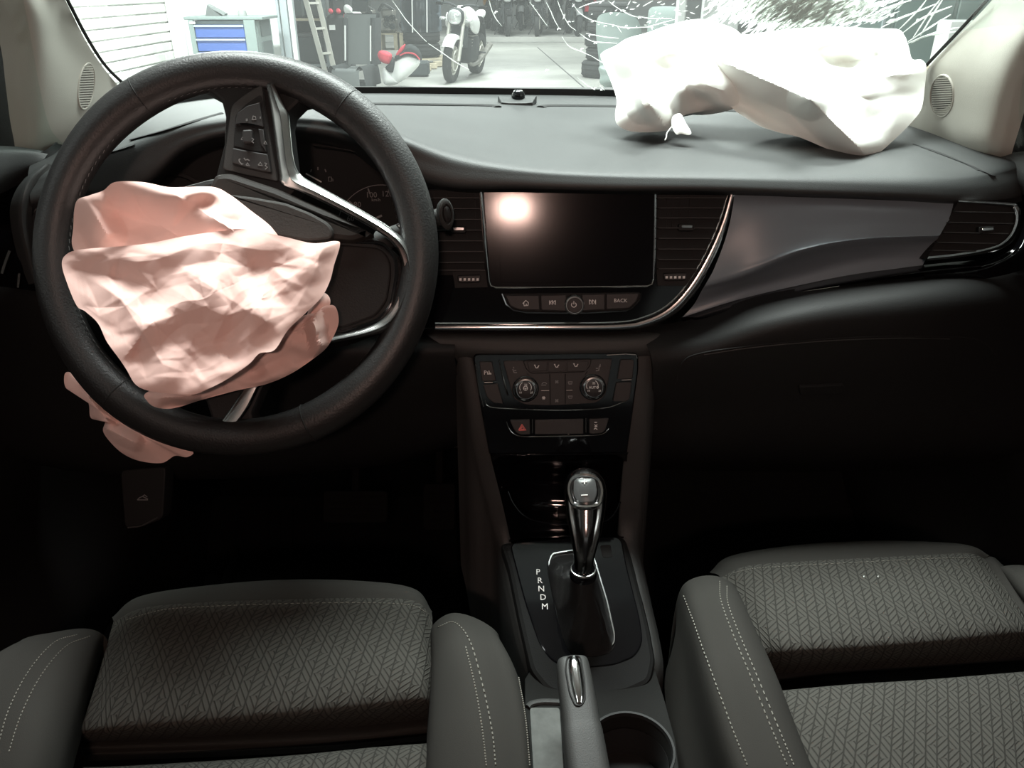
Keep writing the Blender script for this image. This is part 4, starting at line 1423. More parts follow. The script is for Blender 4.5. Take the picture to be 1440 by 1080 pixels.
# hub and trim
hub = prism('hub', WP, rnd([(305, 250), (350, 262), (398, 274), (470, 305), (545, 345), (568, 366), (568, 400), (556, 440), (530, 462), (470, 484), (400, 492), (300, 500), (215, 470), (180, 400), (200, 320), (250, 265)], 14), -.05, .006, M_DARK, sw, bev=.006)
prism('hub_shoulder', WP, rnd([(309, 250), (330, 248), (396, 270), (470, 302), (530, 334), (500, 345), (420, 335), (330, 300), (300, 270)], 8), .0, .016, mat('warm dark vinyl', (.020, .017, .015), .6, spec=.25, bump=.2, bscale=700), sw, bev=.006)
prism('airbag_lid', WP, rnd([(330, 280), (365, 284), (410, 292), (445, 306), (468, 319), (475, 328), (474, 342), (440, 345), (380, 335)], 8), .012, .021, mat('torn lid vinyl', (.034, .032, .030), .65, spec=.3, bump=.3, bscale=500), sw, bev=.0025)
prism('side_insert', WP, rnd([(468, 345), (535, 350), (549, 364), (552, 385), (546, 425), (530, 446), (480, 464), (450, 440), (455, 380)], 9), .004, .0085, mat('warm lit black vinyl', (.014, .011, .010), .65, spec=.2, bump=.2, bscale=600), sw, bev=.002)  # black vinyl tinted brown with the warm cabin light
ring('insert_gap', WP, rnd([(460, 338), (540, 340), (560, 360), (562, 388), (554, 432), (534, 454), (480, 472), (440, 440), (445, 380)], 10), .004, .004, .0065, M_GLOSS, sw)
up_e = [(386, 118), (399, 146), (406, 160), (409, 185), (413, 220), (418, 238), (427, 249), (455, 265), (500, 290), (545, 317), (570, 338), (581, 358), (583, 380), (579, 408), (569, 438), (551, 461), (520, 473), (465, 484)]
lo_e = [(374, 119), (379, 146), (382, 165), (386, 195), (390, 225), (393, 245), (397, 260), (430, 273), (478, 296), (525, 322), (551, 341), (563, 360), (567, 382), (563, 406), (552, 432), (534, 451), (508, 463), (465, 474)]
ribbon('chrome_trim', WP, up_e, lo_e, .009, M_SATIN, sw, n=110, h0=.006, prof=[(0, -.6), (0, .35), (.1, .62), (.3, .8), (.48, 1.0), (.56, .82), (.8, .62), (.95, .45), (1, .2), (1, -.6)])
# lower spoke, mostly behind the airbag
prism('spoke', WP, [(286, 480), (356, 480), (370, 540), (352, 580), (356, 600), (300, 606), (285, 560)], -.026, -.004, M_DARK, sw, bev=.003)
ribbon('spoke_trim', WP, [(372, 520), (362, 546), (347, 576), (328, 602)], [(352, 530), (336, 556), (318, 582), (303, 601)], .008, M_SATIN, sw, n=24, h0=.0)
# column shroud behind the wheel
loft('column_shroud', [[WC - WN * d + WP.x * (w * math.cos(a)) + WP.y * (w * .8 * math.sin(a) - .03) for a in [2 * math.pi * k / 12 for k in range(12)]] for d, w in ((.05, .05), (.07, .072), (.12, .075), (.19, .07))], M_DARK, sw, nu=24, nv=12, cu=True)
# ---- wiper stalk
ws = thing('wiper_stalk', 'grey wiper stalk with a ring end sticking out behind the wheel', 'stalk', PY(560, 330, .80))
A_, B_ = PY(535, 340, .815), PY(625, 302, .80)
tube('stem', [A_, A_.lerp(B_, .4), A_.lerp(B_, .8), B_], [.012, .010, .009, .009], M_GREY, ws, n=14, seg=12)
EN = (PY(640, 304, .765) - B_).normalized() * .6 + Vector((.55, -.6, .1))
EP = Plane(PY(626, 301, .795), EN)
lathe('end_ring', EP, 626, 301, [(.0070, -.006), (.0085, .0), (.0085, .003), (.0072, .0045), (.0055, .0045), (.0050, .002), (.001, .002)], M_GREY, ws, seg=28, sy=1.85)
lathe('end_button', EP, 626, 301, [(.0042, .001), (.0042, .004), (.0035, .005), (.0005, .0052)], M_BUTTON, ws, seg=24, sy=2.0)
SPn = plane_px((563, 310, .795), (563, 325, .79))
lines('wiper_symbol', SPn, [[(561, 318), (563, 314), (567, 313), (570, 316)], [(561, 318), (569, 318)], [(564, 321), (566, 314)]], .0006, M_MARK, ws, h=.0012)
prism('mark_plate', SPn, rnd([(556, 316), (574, 308), (577, 325), (570, 330)], 2), -.006, .0008, M_BUTTON, ws, bev=.0005)
# ================================================================ front seats
def dropped(rows, off):
    return [[p + Vector(off) for p in rows[0]]] + rows


def bolster(name, lines_, parent, front=(0, .012, -.13)):
    """lines_: pixel lines running front to back, from inner edge to outer side"""
    rows = []
    for l in lines_:
        q = ptz(l)
        rows.append([q[0] + Vector(front), q[0] + Vector((0, .012, -.02))] + q)
    return loft(name, rows, M_CLOTH, parent, nu=54, nv=36)


def cushion(name, P, parent, mat_, nu=70, nv=60):
    return loft(name, [ptz(r_) for r_ in P], mat_, parent, nu=nu, nv=nv, uvs=True)


# ---- driver seat
ds = thing('car_seat', 'dark grey cloth driver seat cushion behind the steering wheel', 'car seat', (-.27, .45, .33))
B_ = [(158, 868, .70), (195, 840, .714), (290, 825, .721), (400, 817, .724), (510, 819, .724), (582, 830, .717), (607, 862, .70)]
C_ = [(160, 875, .708), (200, 855, .722), (290, 847, .728), (400, 843, .730), (510, 841, .730), (582, 845, .723), (608, 869, .706)]
b3 = ptz(B_)
loft('front_roll', [[p + Vector((0, .0, -.14)) for p in b3], [p + Vector((0, .012, -.04)) for p in b3], [p + Vector((0, .008, -.008)) for p in b3], b3, [a.lerp(b, .5) + Vector((0, 0, .002)) for a, b in zip(b3, ptz(C_))], ptz(C_)], M_CLOTH, ds, nu=60, nv=24)
ins = cushion('thigh_insert', [C_,
    [(158, 880, .707), (200, 866, .724), (290, 860, .730), (400, 856, .732), (510, 855, .732), (582, 858, .725), (608, 876, .706)],
    [(138, 950, .705), (188, 942, .722), (300, 936, .730), (400, 931, .732), (520, 928, .732), (586, 930, .725), (609, 938, .708)],
    [(116, 1018, .694), (166, 1012, .708), (300, 1002, .717), (400, 994, .719), (520, 984, .719), (590, 978, .714), (609, 982, .698)],
    [(108, 1036, .676), (162, 1034, .687), (300, 1024, .695), (400, 1016, .697), (520, 1004, .697), (592, 996, .692), (609, 996, .68)],
    [(110, 1044, .640), (162, 1044, .645), (300, 1037, .65), (400, 1031, .65), (520, 1022, .65), (592, 1014, .645), (609, 1010, .64)]], ds, M_WOVEN)
loft('pleat', [ptz(r_) for r_ in [
    [(108, 1040, .65), (200, 1036, .655), (400, 1026, .655), (520, 1018, .655), (609, 1006, .65)],
    [(112, 1052, .652), (200, 1050, .658), (400, 1042, .658), (520, 1034, .658), (609, 1022, .652)],
    [(116, 1060, .640), (200, 1058, .646), (400, 1052, .646), (520, 1044, .646), (609, 1032, .64)],
    [(118, 1070, .648), (200, 1068, .654), (400, 1060, .652), (520, 1050, .65), (609, 1040, .645)]]], M_CLOTH, ds, nu=40, nv=18)
cushion('seat_cushion', [
    [(116, 1078, .655), (200, 1075, .66), (400, 1063, .66), (520, 1052, .66), (606, 1045, .655)],
    [(118, 1086, .672), (200, 1080, .681), (400, 1066, .685), (520, 1054, .685), (606, 1048, .68)],
    [(110, 1120, .680), (200, 1110, .69), (400, 1096, .694), (520, 1084, .694), (606, 1078, .686)],
    [(90, 1250, .680), (200, 1240, .69), (400, 1230, .694), (520, 1220, .694), (604, 1210, .686)]], ds, M_WOVEN, nu=60, nv=30)
dl_b = bolster('side_bolster', [
    [(146, 912, .70), (133, 960, .695), (116, 1030, .685), (102, 1085, .68), (85, 1180, .68)],
    [(138, 898, .725), (118, 950, .73), (96, 1020, .73), (80, 1085, .73), (60, 1180, .73)],
    [(112, 889, .737), (80, 930, .752), (56, 990, .757), (40, 1060, .757), (10, 1180, .757)],
    [(66, 894, .735), (22, 925, .747), (-8, 980, .752), (-28, 1060, .752), (-60, 1180, .752)],
    [(22, 905, .725), (-30, 940, .733), (-60, 1000, .735), (-85, 1080, .735), (-120, 1190, .735)],
    [(10, 930, .66), (-40, 965, .65), (-75, 1030, .64), (-95, 1110, .64), (-130, 1210, .64)]], ds)
dr_b = bolster('side_bolster', [
    [(604, 905, .69), (604, 950, .688), (601, 1020, .68), (598, 1090, .675), (596, 1180, .675)],
    [(609, 884, .718), (612, 940, .728), (610, 1015, .73), (606, 1090, .73), (604, 1180, .73)],
    [(636, 868, .735), (650, 925, .755), (660, 1000, .758), (666, 1080, .758), (668, 1180, .758)],
    [(672, 876, .733), (697, 930, .748), (715, 1005, .75), (722, 1085, .75), (726, 1180, .75)],
    [(702, 898, .722), (726, 945, .728), (741, 1010, .728), (748, 1090, .728), (752, 1180, .728)],
    [(700, 925, .66), (722, 985, .64), (738, 1050, .63), (745, 1120, .63), (750, 1210, .63)]], ds)
stitches('seam_thread', ins, [(178, 872), (230, 858), (300, 853), (400, 849.5), (500, 848), (575, 851), (600, 862)], M_THREAD, ds, n=70, r=.00045)
for P in ([(108, 893), (75, 905), (40, 945), (12, 1000), (-5, 1060)], [(126, 895), (92, 910), (58, 950), (30, 1005), (12, 1060)]):
    stitches('seam_thread', dl_b, P, M_THREAD, ds, n=44, r=.0005)
for P in ([(616, 882), (640, 876), (662, 905), (680, 970), (692, 1030), (697, 1079)], [(655, 910), (668, 965), (678, 1025), (684, 1079)], [(728, 950), (738, 1010), (744, 1078)]):
    stitches('seam_thread', dr_b, P, M_THREAD, ds, n=40, r=.0006)

# ---- passenger seat
ps = thing('car_seat', 'dark grey cloth passenger seat cushion right of the console', 'car seat', (.42, .5, .33))
B_ = [(1000, 806, .672), (1030, 783, .688), (1120, 768, .70), (1220, 762, .703), (1310, 763, .702), (1366, 768, .698), (1392, 782, .688)]
C_ = [(1014, 812, .688), (1050, 796, .702), (1120, 790, .708), (1220, 784.5, .711), (1310, 780, .709), (1362, 778, .703), (1386, 786, .69)]
b3 = ptz(B_)
loft('front_roll', [[p + Vector((0, .0, -.14)) for p in b3], [p + Vector((0, .012, -.04)) for p in b3], [p + Vector((0, .008, -.008)) for p in b3], b3, [a.lerp(b, .5) + Vector((0, 0, .002)) for a, b in zip(b3, ptz(C_))], ptz(C_)], M_CLOTH, ps, nu=60, nv=24)
pin = cushion('thigh_insert', [C_,
    [(1022, 822, .690), (1056, 808, .704), (1124, 802, .710), (1220, 797, .713), (1312, 792, .711), (1366, 790, .705), (1390, 794, .692)],
    [(1048, 868, .688), (1090, 864, .703), (1160, 860, .710), (1250, 854, .712), (1340, 848, .710), (1396, 842, .704), (1424, 842, .69)],
    [(1074, 912, .682), (1108, 908, .697), (1180, 904, .703), (1265, 898, .705), (1355, 890, .703), (1420, 882, .698), (1448, 880, .685)],
    [(1080, 930, .665), (1112, 928, .677), (1186, 924, .683), (1270, 918, .685), (1362, 910, .683), (1428, 902, .678), (1456, 898, .668)],
    [(1086, 946, .630), (1115, 946, .635), (1190, 942, .64), (1275, 938, .64), (1366, 931, .64), (1434, 924, .635), (1462, 920, .63)]], ps, M_WOVEN)
sd = loft('side_panel', [ptz(r_) for r_ in [
    [(1384, 782, .690), (1390, 794, .692), (1424, 842, .690), (1448, 880, .685), (1462, 920, .64)],
    [(1400, 785, .682), (1412, 798, .684), (1446, 840, .680), (1472, 878, .672), (1490, 915, .63)],
    [(1412, 800, .62), (1430, 815, .61), (1468, 850, .60), (1496, 885, .60), (1515, 915, .60)]]], M_CLOTH, ps, nu=30, nv=12)
loft('pleat', [ptz(r_) for r_ in [
    [(1080, 942, .63), (1190, 938, .635), (1366, 930, .635), (1480, 920, .63)],
    [(1084, 960, .615), (1190, 956, .62), (1366, 948, .62), (1490, 936, .615)],
    [(1090, 972, .63), (1190, 966, .63), (1366, 956, .63), (1490, 944, .63)]]], M_BLACK, ps, nu=30, nv=12)  # matt black puts the deep shade of the seat gap into colour
cushion('seat_cushion', [
    [(1090, 976, .63), (1190, 968, .635), (1300, 961, .635), (1400, 953, .635), (1500, 945, .63)],
    [(1092, 972, .655), (1190, 963, .672), (1300, 956, .676), (1400, 948, .676), (1500, 940, .67)],
    [(1100, 985, .668), (1195, 975, .683), (1305, 967, .687), (1405, 960, .687), (1510, 952, .68)],
    [(1124, 1050, .672), (1215, 1040, .686), (1320, 1032, .69), (1420, 1025, .69), (1530, 1015, .684)],
    [(1150, 1130, .672), (1245, 1120, .686), (1340, 1110, .69), (1440, 1100, .69), (1550, 1090, .684)],
    [(1180, 1250, .672), (1275, 1240, .686), (1370, 1230, .69), (1470, 1220, .69), (1580, 1210, .684)]], ps, M_WOVEN, nu=70, nv=50)
pl_b = bolster('side_bolster', [
    [(1036, 838, .68), (1062, 892, .68), (1088, 955, .672), (1116, 1030, .668), (1150, 1120, .668)],
    [(1034, 826, .702), (1062, 885, .71), (1092, 952, .712), (1122, 1030, .712), (1158, 1120, .712)],
    [(1012, 816, .715), (1042, 880, .730), (1070, 952, .734), (1100, 1035, .734), (1138, 1130, .734)],
    [(984, 817, .713), (1006, 880, .728), (1030, 955, .732), (1056, 1040, .732), (1090, 1135, .732)],
    [(962, 830, .700), (976, 885, .712), (994, 960, .716), (1016, 1045, .716), (1046, 1140, .716)],
    [(952, 862, .660), (956, 905, .650), (968, 975, .640), (986, 1055, .636), (1012, 1150, .636)],
    [(950, 905, .600), (936, 945, .590), (936, 985, .580), (948, 1060, .57), (968, 1150, .57)]], ps)
bolster('side_bolster', [
    [(1408, 820, .66), (1440, 860, .66), (1500, 930, .66), (1560, 1020, .66)],
    [(1408, 806, .688), (1446, 845, .70), (1510, 915, .70), (1580, 1010, .70)],
    [(1424, 799, .698), (1480, 830, .716), (1550, 900, .72), (1630, 990, .72)],
    [(1455, 800, .69), (1520, 830, .70), (1600, 890, .70), (1690, 980, .70)],
    [(1480, 815, .62), (1540, 850, .61), (1620, 910, .60), (1700, 1000, .60)]], ps)
stitches('seam_thread', pin, [(1032, 806), (1060, 800), (1120, 796), (1220, 790.5), (1310, 786), (1370, 785)], M_THREAD, ps, n=64, r=.00045)
for P in ([(962, 838), (975, 872), (990, 915), (1010, 970), (1032, 1030), (1052, 1079)], [(1012, 818), (1014, 845), (1030, 890), (1055, 950), (1085, 1025), (1108, 1079)], [(1022, 825), (1024, 850), (1040, 893), (1064, 950), (1096, 1028), (1117, 1079)]):
    stitches('seam_thread', pl_b, P, M_THREAD, ps, n=44, r=.0006)
# two glass crumbs on the cushion
M_CRUMB = mat('glass crumb', (.85, .88, .86), .1)
for i, (x, y, w) in enumerate(((1215, 811, 'left'), (1235, 811, 'right'))):
    c, n = hit(pin, x, y)
    o = mk('glass_crumb', [c + Vector(v) * .0011 for v in ((1, .2, .1), (-.7, .8, .1), (-.5, -.9, .1), (.2, .1, 1.3), (.3, .2, -.4))], [(0, 1, 3), (1, 2, 3), (2, 0, 3), (1, 0, 4), (2, 1, 4), (0, 2, 4)], M_CRUMB, smooth=False)
    tag(o, '%s of two tiny glass crumbs on the passenger thigh insert' % w, 'glass crumb', 'glass crumbs on the seat')

# ================================================================ footwells: mats, pedals
fm = thing('floor_mat', 'ribbed black rubber mat in the driver footwell', 'floor mat', (-.3, .85, .33))
MZ = .335
MP = Plane(Vector((0, 0, MZ)), (0, 0, 1), up=Vector((0, 1, 0)))
prism('mat_sheet', MP, rnd([(300, 700), (640, 700), (650, 900), (280, 900)], 12), -.004, .004, M_RUBBER, fm, bev=.002)
for k in range(12):
    x = 372 + k * 17
    bar('rib', MP.p(x + 3, 715, .006), MP.p(x - 2, 860, .006), .010, .006, M_RUBBER, fm)
tube('mat_clip', [MP.p(a, b, .012) for a, b in [(312, 800), (318, 782), (326, 770), (330, 790), (322, 806), (316, 826)]], .009, M_RUBBER, fm, n=24)
fp = thing('floor_mat', 'dark carpet mat in the passenger footwell', 'floor mat', (.5, .95, .33))
prism('mat_sheet', MP, rnd([(920, 640), (1340, 640), (1400, 850), (940, 850)], 12), -.004, .008, M_CARPET, fp, bev=.003)
loft('heel_ramp', [[Vector((x, y, z)) for x in (.14, .3, .5, .66)] for y, z in ((1.0, .345), (1.15, .36), (1.3, .42), (1.45, .55))], mat('grey footwell carpet', (.010, .0105, .0105), 1, spec=.05, bump=.6, bscale=700), fp, nu=12, nv=12)
for nm, lb, x0, x1, y0, y1, Y in (('brake_pedal', 'wide dark brake pedal deep in the driver footwell', 455, 545, 690, 735, 1.05), ('accelerator_pedal', 'narrow dark accelerator pedal deep in the driver footwell', 595, 640, 680, 745, 1.08)):
    pd = thing(nm, lb, 'pedal', PY((x0 + x1) / 2, y1, Y))
    pp = plane_px(((x0 + x1) / 2, y0, Y + .03), ((x0 + x1) / 2, y1, Y))
    prism('pad', pp, rnd([(x0, y0), (x1, y0), (x1, y1), (x0, y1)], 6), -.008, .004, M_RUBBER, pd, bev=.002)
    for k in range(4):
        yy = y0 + (y1 - y0) * (k + 1) / 5
        line('grip_rib', pp, [(x0 + 8, yy), (x1 - 8, yy)], .0018, M_RUBBER, pd, h=.004)
    tube('arm', [pp.p((x0 + x1) / 2, (y0 + y1) / 2, -.006), pp.p((x0 + x1) / 2, y0, -.03) + Vector((0, .05, .08)), pp.p((x0 + x1) / 2, y0, -.03) + Vector((0, .12, .2))], .007, M_RUBBER, pd, n=10)
# ================================================================ airbags
def crumple(seed, n=9, fmin=1 / 150, fmax=1 / 45):
    rg = random.Random(seed)
    W_ = []
    for i in range(n):
        f = fmin * (fmax / fmin) ** (i / max(1, n - 1))
        W_.append((rg.uniform(0, math.pi), f, rg.uniform(0, 1), rg.uniform(0, 50)))

    def fn(x, y):
        h = 0
        for a, f, ph, o in W_:
            wob = noise.noise(Vector((x * .009 + o, y * .009, o * .3))) * .9
            v = (x * math.cos(a) + y * math.sin(a)) * f + ph + wob
            t = abs((v % 1.0) - .5) * 2
            m = .35 + .65 * max(0, noise.noise(Vector((x * .012 - o, y * .012 + o, 3.1))) + .45)
            h += (t - .5) * m * (fmin / f) ** .75
        return h
    return fn


from mathutils.geometry import delaunay_2d_cdt


def facets(seed, bb, step, amp):
    """folded sheet: flat facets between random points, sharp creases where they meet"""
    rg = random.Random(seed)
    x0, y0, x1, y1 = bb
    P = []
    y = y0 - step
    while y < y1 + step * 2:
        x = x0 - step
        while x < x1 + step * 2:
            P.append(Vector((x + rg.uniform(-.48, .48) * step, y + rg.uniform(-.48, .48) * step)))
            x += step
        y += step
    H = [rg.uniform(-1, 1) * amp for p in P]
    V, E_, T, ov, oe, of = delaunay_2d_cdt(P, [], [], 0, 1e-6)
    hs = [H[o[0]] if o else 0 for o in ov]
    cells = {}
    tris = []
    for t in T:
        a, b, c = (V[i] for i in t)
        d = (b.y - c.y) * (a.x - c.x) + (c.x - b.x) * (a.y - c.y)
        if abs(d) < 1e-9:
            continue
        k = len(tris)
        tris.append((a, b, c, hs[t[0]], hs[t[1]], hs[t[2]], d))
        for i in range(int(min(a.x, b.x, c.x) // step), int(max(a.x, b.x, c.x) // step) + 1):
            for j in range(int(min(a.y, b.y, c.y) // step), int(max(a.y, b.y, c.y) // step) + 1):
                cells.setdefault((i, j), []).append(k)

    def fn(x, y):
        for k in cells.get((int(x // step), int(y // step)), ()):
            a, b, c, ha, hb, hc, d = tris[k]
            l1 = ((b.y - c.y) * (x - c.x) + (c.x - b.x) * (y - c.y)) / d
            l2 = ((c.y - a.y) * (x - c.x) + (a.x - c.x) * (y - c.y)) / d
            l3 = 1 - l1 - l2
            if l1 >= -1e-6 and l2 >= -1e-6 and l3 >= -1e-6:
                return ha * l1 + hb * l2 + hc * l3
        return 0
    return fn


def mix(*fs):
    return lambda x, y: sum(f(x, y) for f in fs)


def pillow(name, pl, outline, centre, H, mat_, parent, extra=None, crease=None, camp=.006, back=.03, na=150, nr=46, power=2.2):
    """closed fabric bag: outline of (px, py, height), bulging H off the plane towards the viewer"""
    P = spline([Vector(q) for q in outline], na, True)
    cx, cy = centre
    hc = sum(p.z for p in P) / na
    vs, fs = [], []
    for j in range(nr + 1):
        s = 1 - j / nr
        for p in P:
            x, y = cx + (p.x - cx) * s, cy + (p.y - cy) * s
            h = hc + (p.z - hc) * s ** 1.5 + H * (1 - s ** power)
            fade = 1 - s ** 8
            if extra:
                h += extra(x, y) * fade
            if crease:
                h += camp * crease(x, y) * fade
            vs.append(pl.p(x, y, h))
            if j == nr:
                break
    for j in range(nr - 1):
        for i in range(na):
            k = (i + 1) % na
            fs.append((j * na + i, j * na + k, (j + 1) * na + k, (j + 1) * na + i))
    c = len(vs) - 1
    j = nr - 1
    for i in range(na):
        fs.append((j * na + i, j * na + (i + 1) % na, c))
    # back skin: pushed straight off the front along the plane normal
    o = len(vs)
    nb = 8
    for j in range(1, nb + 1):
        s = 1 - j / nb
        for p in P:
            x, y = cx + (p.x - cx) * s, cy + (p.y - cy) * s
            q = pl.p(x, y, hc + (p.z - hc) * s) - pl.n * (back * (1 - s ** 2))
            vs.append(q)
            if j == nb:
                break
    for i in range(na):
        fs.append(((i + 1) % na, i, o + i, o + (i + 1) % na))
    for j in range(nb - 2):
        for i in range(na):
            k = (i + 1) % na
            fs.append((o + j * na + k, o + j * na + i, o + (j + 1) * na + i, o + (j + 1) * na + k))
    c = len(vs) - 1
    for i in range(na):
        fs.append((o + (nb - 2) * na + (i + 1) % na, o + (nb - 2) * na + i, c))
    o = mk(name, vs, fs, mat_, parent, smooth='all')
    o.data.set_sharp_from_angle(angle=R(24))
    return o


def gauss(x, y, cx, cy, rx, ry, rot=0):
    dx, dy = x - cx, y - cy
    c, s = math.cos(rot), math.sin(rot)
    u, v = (dx * c + dy * s) / rx, (-dx * s + dy * c) / ry
    return math.exp(-(u * u + v * v))


def ridge(x, y, ax, ay, bx, by, w):
    """1 on the segment a-b, falling linearly to 0 at distance w"""
    dx, dy = bx - ax, by - ay
    L = dx * dx + dy * dy
    t = max(0, min(1, ((x - ax) * dx + (y - ay) * dy) / L))
    d = math.hypot(x - ax - dx * t, y - ay - dy * t)
    return max(0, 1 - d / w)


da = thing('driver_airbag', 'crumpled pink deployed airbag hanging from the steering wheel', 'airbag', WC)
c1 = mix(facets(7, (80, 310, 490, 570), 70, .75), facets(17, (80, 310, 490, 570), 40, .62), facets(27, (80, 310, 490, 570), 20, .22), crumple(7, 4, 1 / 170, 1 / 70))


def front_extra(x, y):
    h = 0
    h += .016 * ridge(x, y, 215, 350, 400, 470, 60)
    h += .012 * ridge(x, y, 330, 440, 470, 350, 45)
    h -= .010 * ridge(x, y, 300, 520, 400, 450, 40)
    h += .010 * ridge(x, y, 120, 380, 215, 460, 40)
    h -= .012 * gauss(x, y, 190, 480, 45, 30)
    h += .012 * ridge(x, y, 160, 470, 290, 430, 40)
    h -= .014 * gauss(x, y, 330, 500, 60, 30, .4)
    return h * .35


pillow('rear_panel', WP, [(103, 320, .012), (107, 284, .02), (125, 275, .03), (145, 268, .035), (162, 256, .04), (200, 256, .04), (236, 263, .045), (262, 263, .045), (300, 263, .030), (322, 273, .030), (350, 294, .034), (384, 322, .038), (388, 345, .036), (330, 385, .02), (230, 395, .02), (130, 380, .015), (103, 350, .01)], (240, 325), .004, M_BAGP, da,
       extra=lambda x, y: .022 * ridge(x, y, 238, 268, 345, 335, 48) + .02 * ridge(x, y, 285, 262, 330, 280, 30) + .014 * ridge(x, y, 120, 280, 150, 330, 30) - .010 * gauss(x, y, 195, 310, 50, 34) - .012 * gauss(x, y, 290, 285, 22, 14),
       crease=mix(crumple(11, 6, 1 / 160, 1 / 60), facets(12, (95, 250, 400, 400), 60, 1.2)), camp=.0042, back=.035, na=160, nr=50)
pillow('front_panel', WP, [(87, 372, 0.050), (93, 358, 0.050), (112, 351, 0.054), (160, 347, 0.062), (210, 342, 0.062), (260, 332, 0.061), (310, 325, 0.060), (345, 322, 0.060), (400, 333, 0.057), (440, 342, 0.050), (472, 339, 0.043), (478, 345, 0.043), (470, 372, 0.047), (464, 395, 0.050), (452, 418, 0.055), (428, 442, 0.062), (405, 464, 0.069), (386, 492, 0.075), (365, 497, 0.077), (350, 512, 0.078), (318, 534, 0.080), (290, 548, 0.082), (270, 555, 0.082), (235, 553, 0.082), (207, 549, 0.082), (190, 540, 0.081), (178, 520, 0.079), (168, 505, 0.078), (150, 480, 0.075), (138, 455, 0.070), (120, 438, 0.064), (108, 430, 0.061), (95, 400, 0.055)], (270, 425), .010, M_BAGP, da,
       extra=front_extra, crease=c1, camp=.0068, back=.035, na=300, nr=110, power=1.7)
pillow('lower_fold', WP, [(395, 470, .03), (425, 445, .036), (445, 440, .04), (455, 431, .042), (470, 430, .042), (476, 445, .04), (474, 462, .036), (460, 488, .032), (440, 505, .03), (410, 525, .028), (375, 540, .028), (330, 550, .03), (285, 562, .034), (245, 574, .034), (220, 573, .034), (207, 564, .034), (206, 552, .034), (250, 535, .02), (320, 505, .02)], (340, 530), .008, M_BAGP, da,
       extra=lambda x, y: .016 * ridge(x, y, 440, 445, 455, 500, 16) + .012 * ridge(x, y, 215, 560, 270, 556, 14) - .012 * gauss(x, y, 350, 527, 50, 12, -.4),
       crease=mix(crumple(5, 4, 1 / 90, 1 / 30), facets(6, (200, 425, 480, 580), 26, 1.0)), camp=.0055, back=.02, na=130, nr=30)
pillow('side_pucker', WP, [(432, 445, .03), (440, 425, .032), (452, 412, .034), (462, 416, .034), (464, 428, .034), (452, 440, .034)], (448, 430), .006, M_BAGP, da, crease=crumple(9, 4), camp=.004, back=.012, na=40, nr=12)
pillow('hanging_flap', WP, [(90, 534, -.02), (94, 523, -.02), (112, 530, -.022), (132, 545, -.024), (152, 566, -.026), (185, 592, -.028), (225, 615, -.028), (262, 630, -.028), (272, 637, -.028), (262, 643, -.028), (246, 641, -.028), (228, 651, -.026), (200, 649, -.026), (178, 641, -.026), (160, 627, -.026), (145, 607, -.026), (147, 592, -.026), (128, 588, -.024), (124, 566, -.022), (108, 549, -.02), (94, 547, -.02)], (172, 598), .014, M_BAGP, da,
       extra=lambda x, y: .012 * ridge(x, y, 148, 602, 190, 622, 14) + .01 * ridge(x, y, 125, 560, 150, 590, 14), crease=facets(22, (85, 520, 280, 655), 30, 1.2), camp=.005, back=.02, na=110, nr=26)

# ---- passenger airbag, lying on the dash against the glass
pa = thing('passenger_airbag', 'large white deployed airbag lying on the dashboard against the cracked glass', 'airbag', PY(1100, 190, 1.08))
AP = plane_px((1100, 205, 1.00), (1100, 40, 1.13))
pillow('left_lobe', AP, [(845, 82, -.01), (848, 73, -.01), (866, 64, -.02), (882, 54, -.02), (910, 46, -.02), (932, 38, -.02), (960, 30, -.02), (984, 27, -.02), (1010, 32, -.01), (1040, 46, 0), (1060, 80, .0), (1052, 120, 0), (1034, 152, -.01), (1004, 154, -.02), (985, 157, -.025), (960, 163, -.015), (948, 178, -.005), (936, 184, 0), (908, 186, 0), (884, 184, 0), (868, 175, 0), (865, 160, 0), (867, 140, 0), (858, 112, -.005)], (950, 105), .035, M_BAGW, pa,
       extra=lambda x, y: -.030 * gauss(x, y, 940, 100, 32, 22) + .016 * ridge(x, y, 880, 70, 905, 150, 26) + .014 * ridge(x, y, 903, 128, 935, 178, 20) - .01 * gauss(x, y, 990, 140, 30, 14),
       crease=crumple(31, 6, 1 / 160, 1 / 60), camp=.0045, back=.06, na=130, nr=40)
pillow('right_lobe', AP, [(998, 78, .01), (1005, 62, -.005), (1030, 52, -.015), (1070, 46, -.02), (1120, 40, -.02), (1180, 38, -.02), (1230, 40, -.02), (1262, 41, -.02), (1272, 50, -.02), (1278, 66, -.015), (1283, 83, -.015), (1296, 84, -.015), (1303, 94, -.015), (1301, 118, -.012), (1296, 152, -.005), (1282, 172, .0), (1262, 192, .004), (1240, 212, .008), (1222, 222, .01), (1205, 224, .01), (1188, 219, .01), (1160, 208, .006), (1124, 193, .004), (1098, 187, .0), (1070, 178, -.002), (1046, 164, -.004), (1028, 150, -.006), (1014, 124, .0), (1004, 100, .005)], (1165, 125), .04, M_BAGW, pa,
       extra=lambda x, y: -.055 * gauss(x, y, 1190, 92, 48, 20, .25) + .022 * ridge(x, y, 1000, 80, 1140, 140, 30) + .026 * ridge(x, y, 1140, 140, 1215, 215, 34) + .02 * ridge(x, y, 1225, 110, 1300, 100, 30) - .022 * gauss(x, y, 1060, 160, 50, 16, .5) + .016 * ridge(x, y, 1165, 105, 1215, 95, 12),
       crease=crumple(37, 7, 1 / 170, 1 / 55), camp=.005, back=.05, na=170, nr=56)
pillow('torn_corner', AP, [(946, 164, .016), (957, 160, .016), (964, 172, .02), (972, 186, .022), (968, 190, .022), (958, 188, .022), (951, 189, .02), (945, 178, .018)], (957, 176), .004, M_BAGW, pa, back=.006, na=50, nr=14)
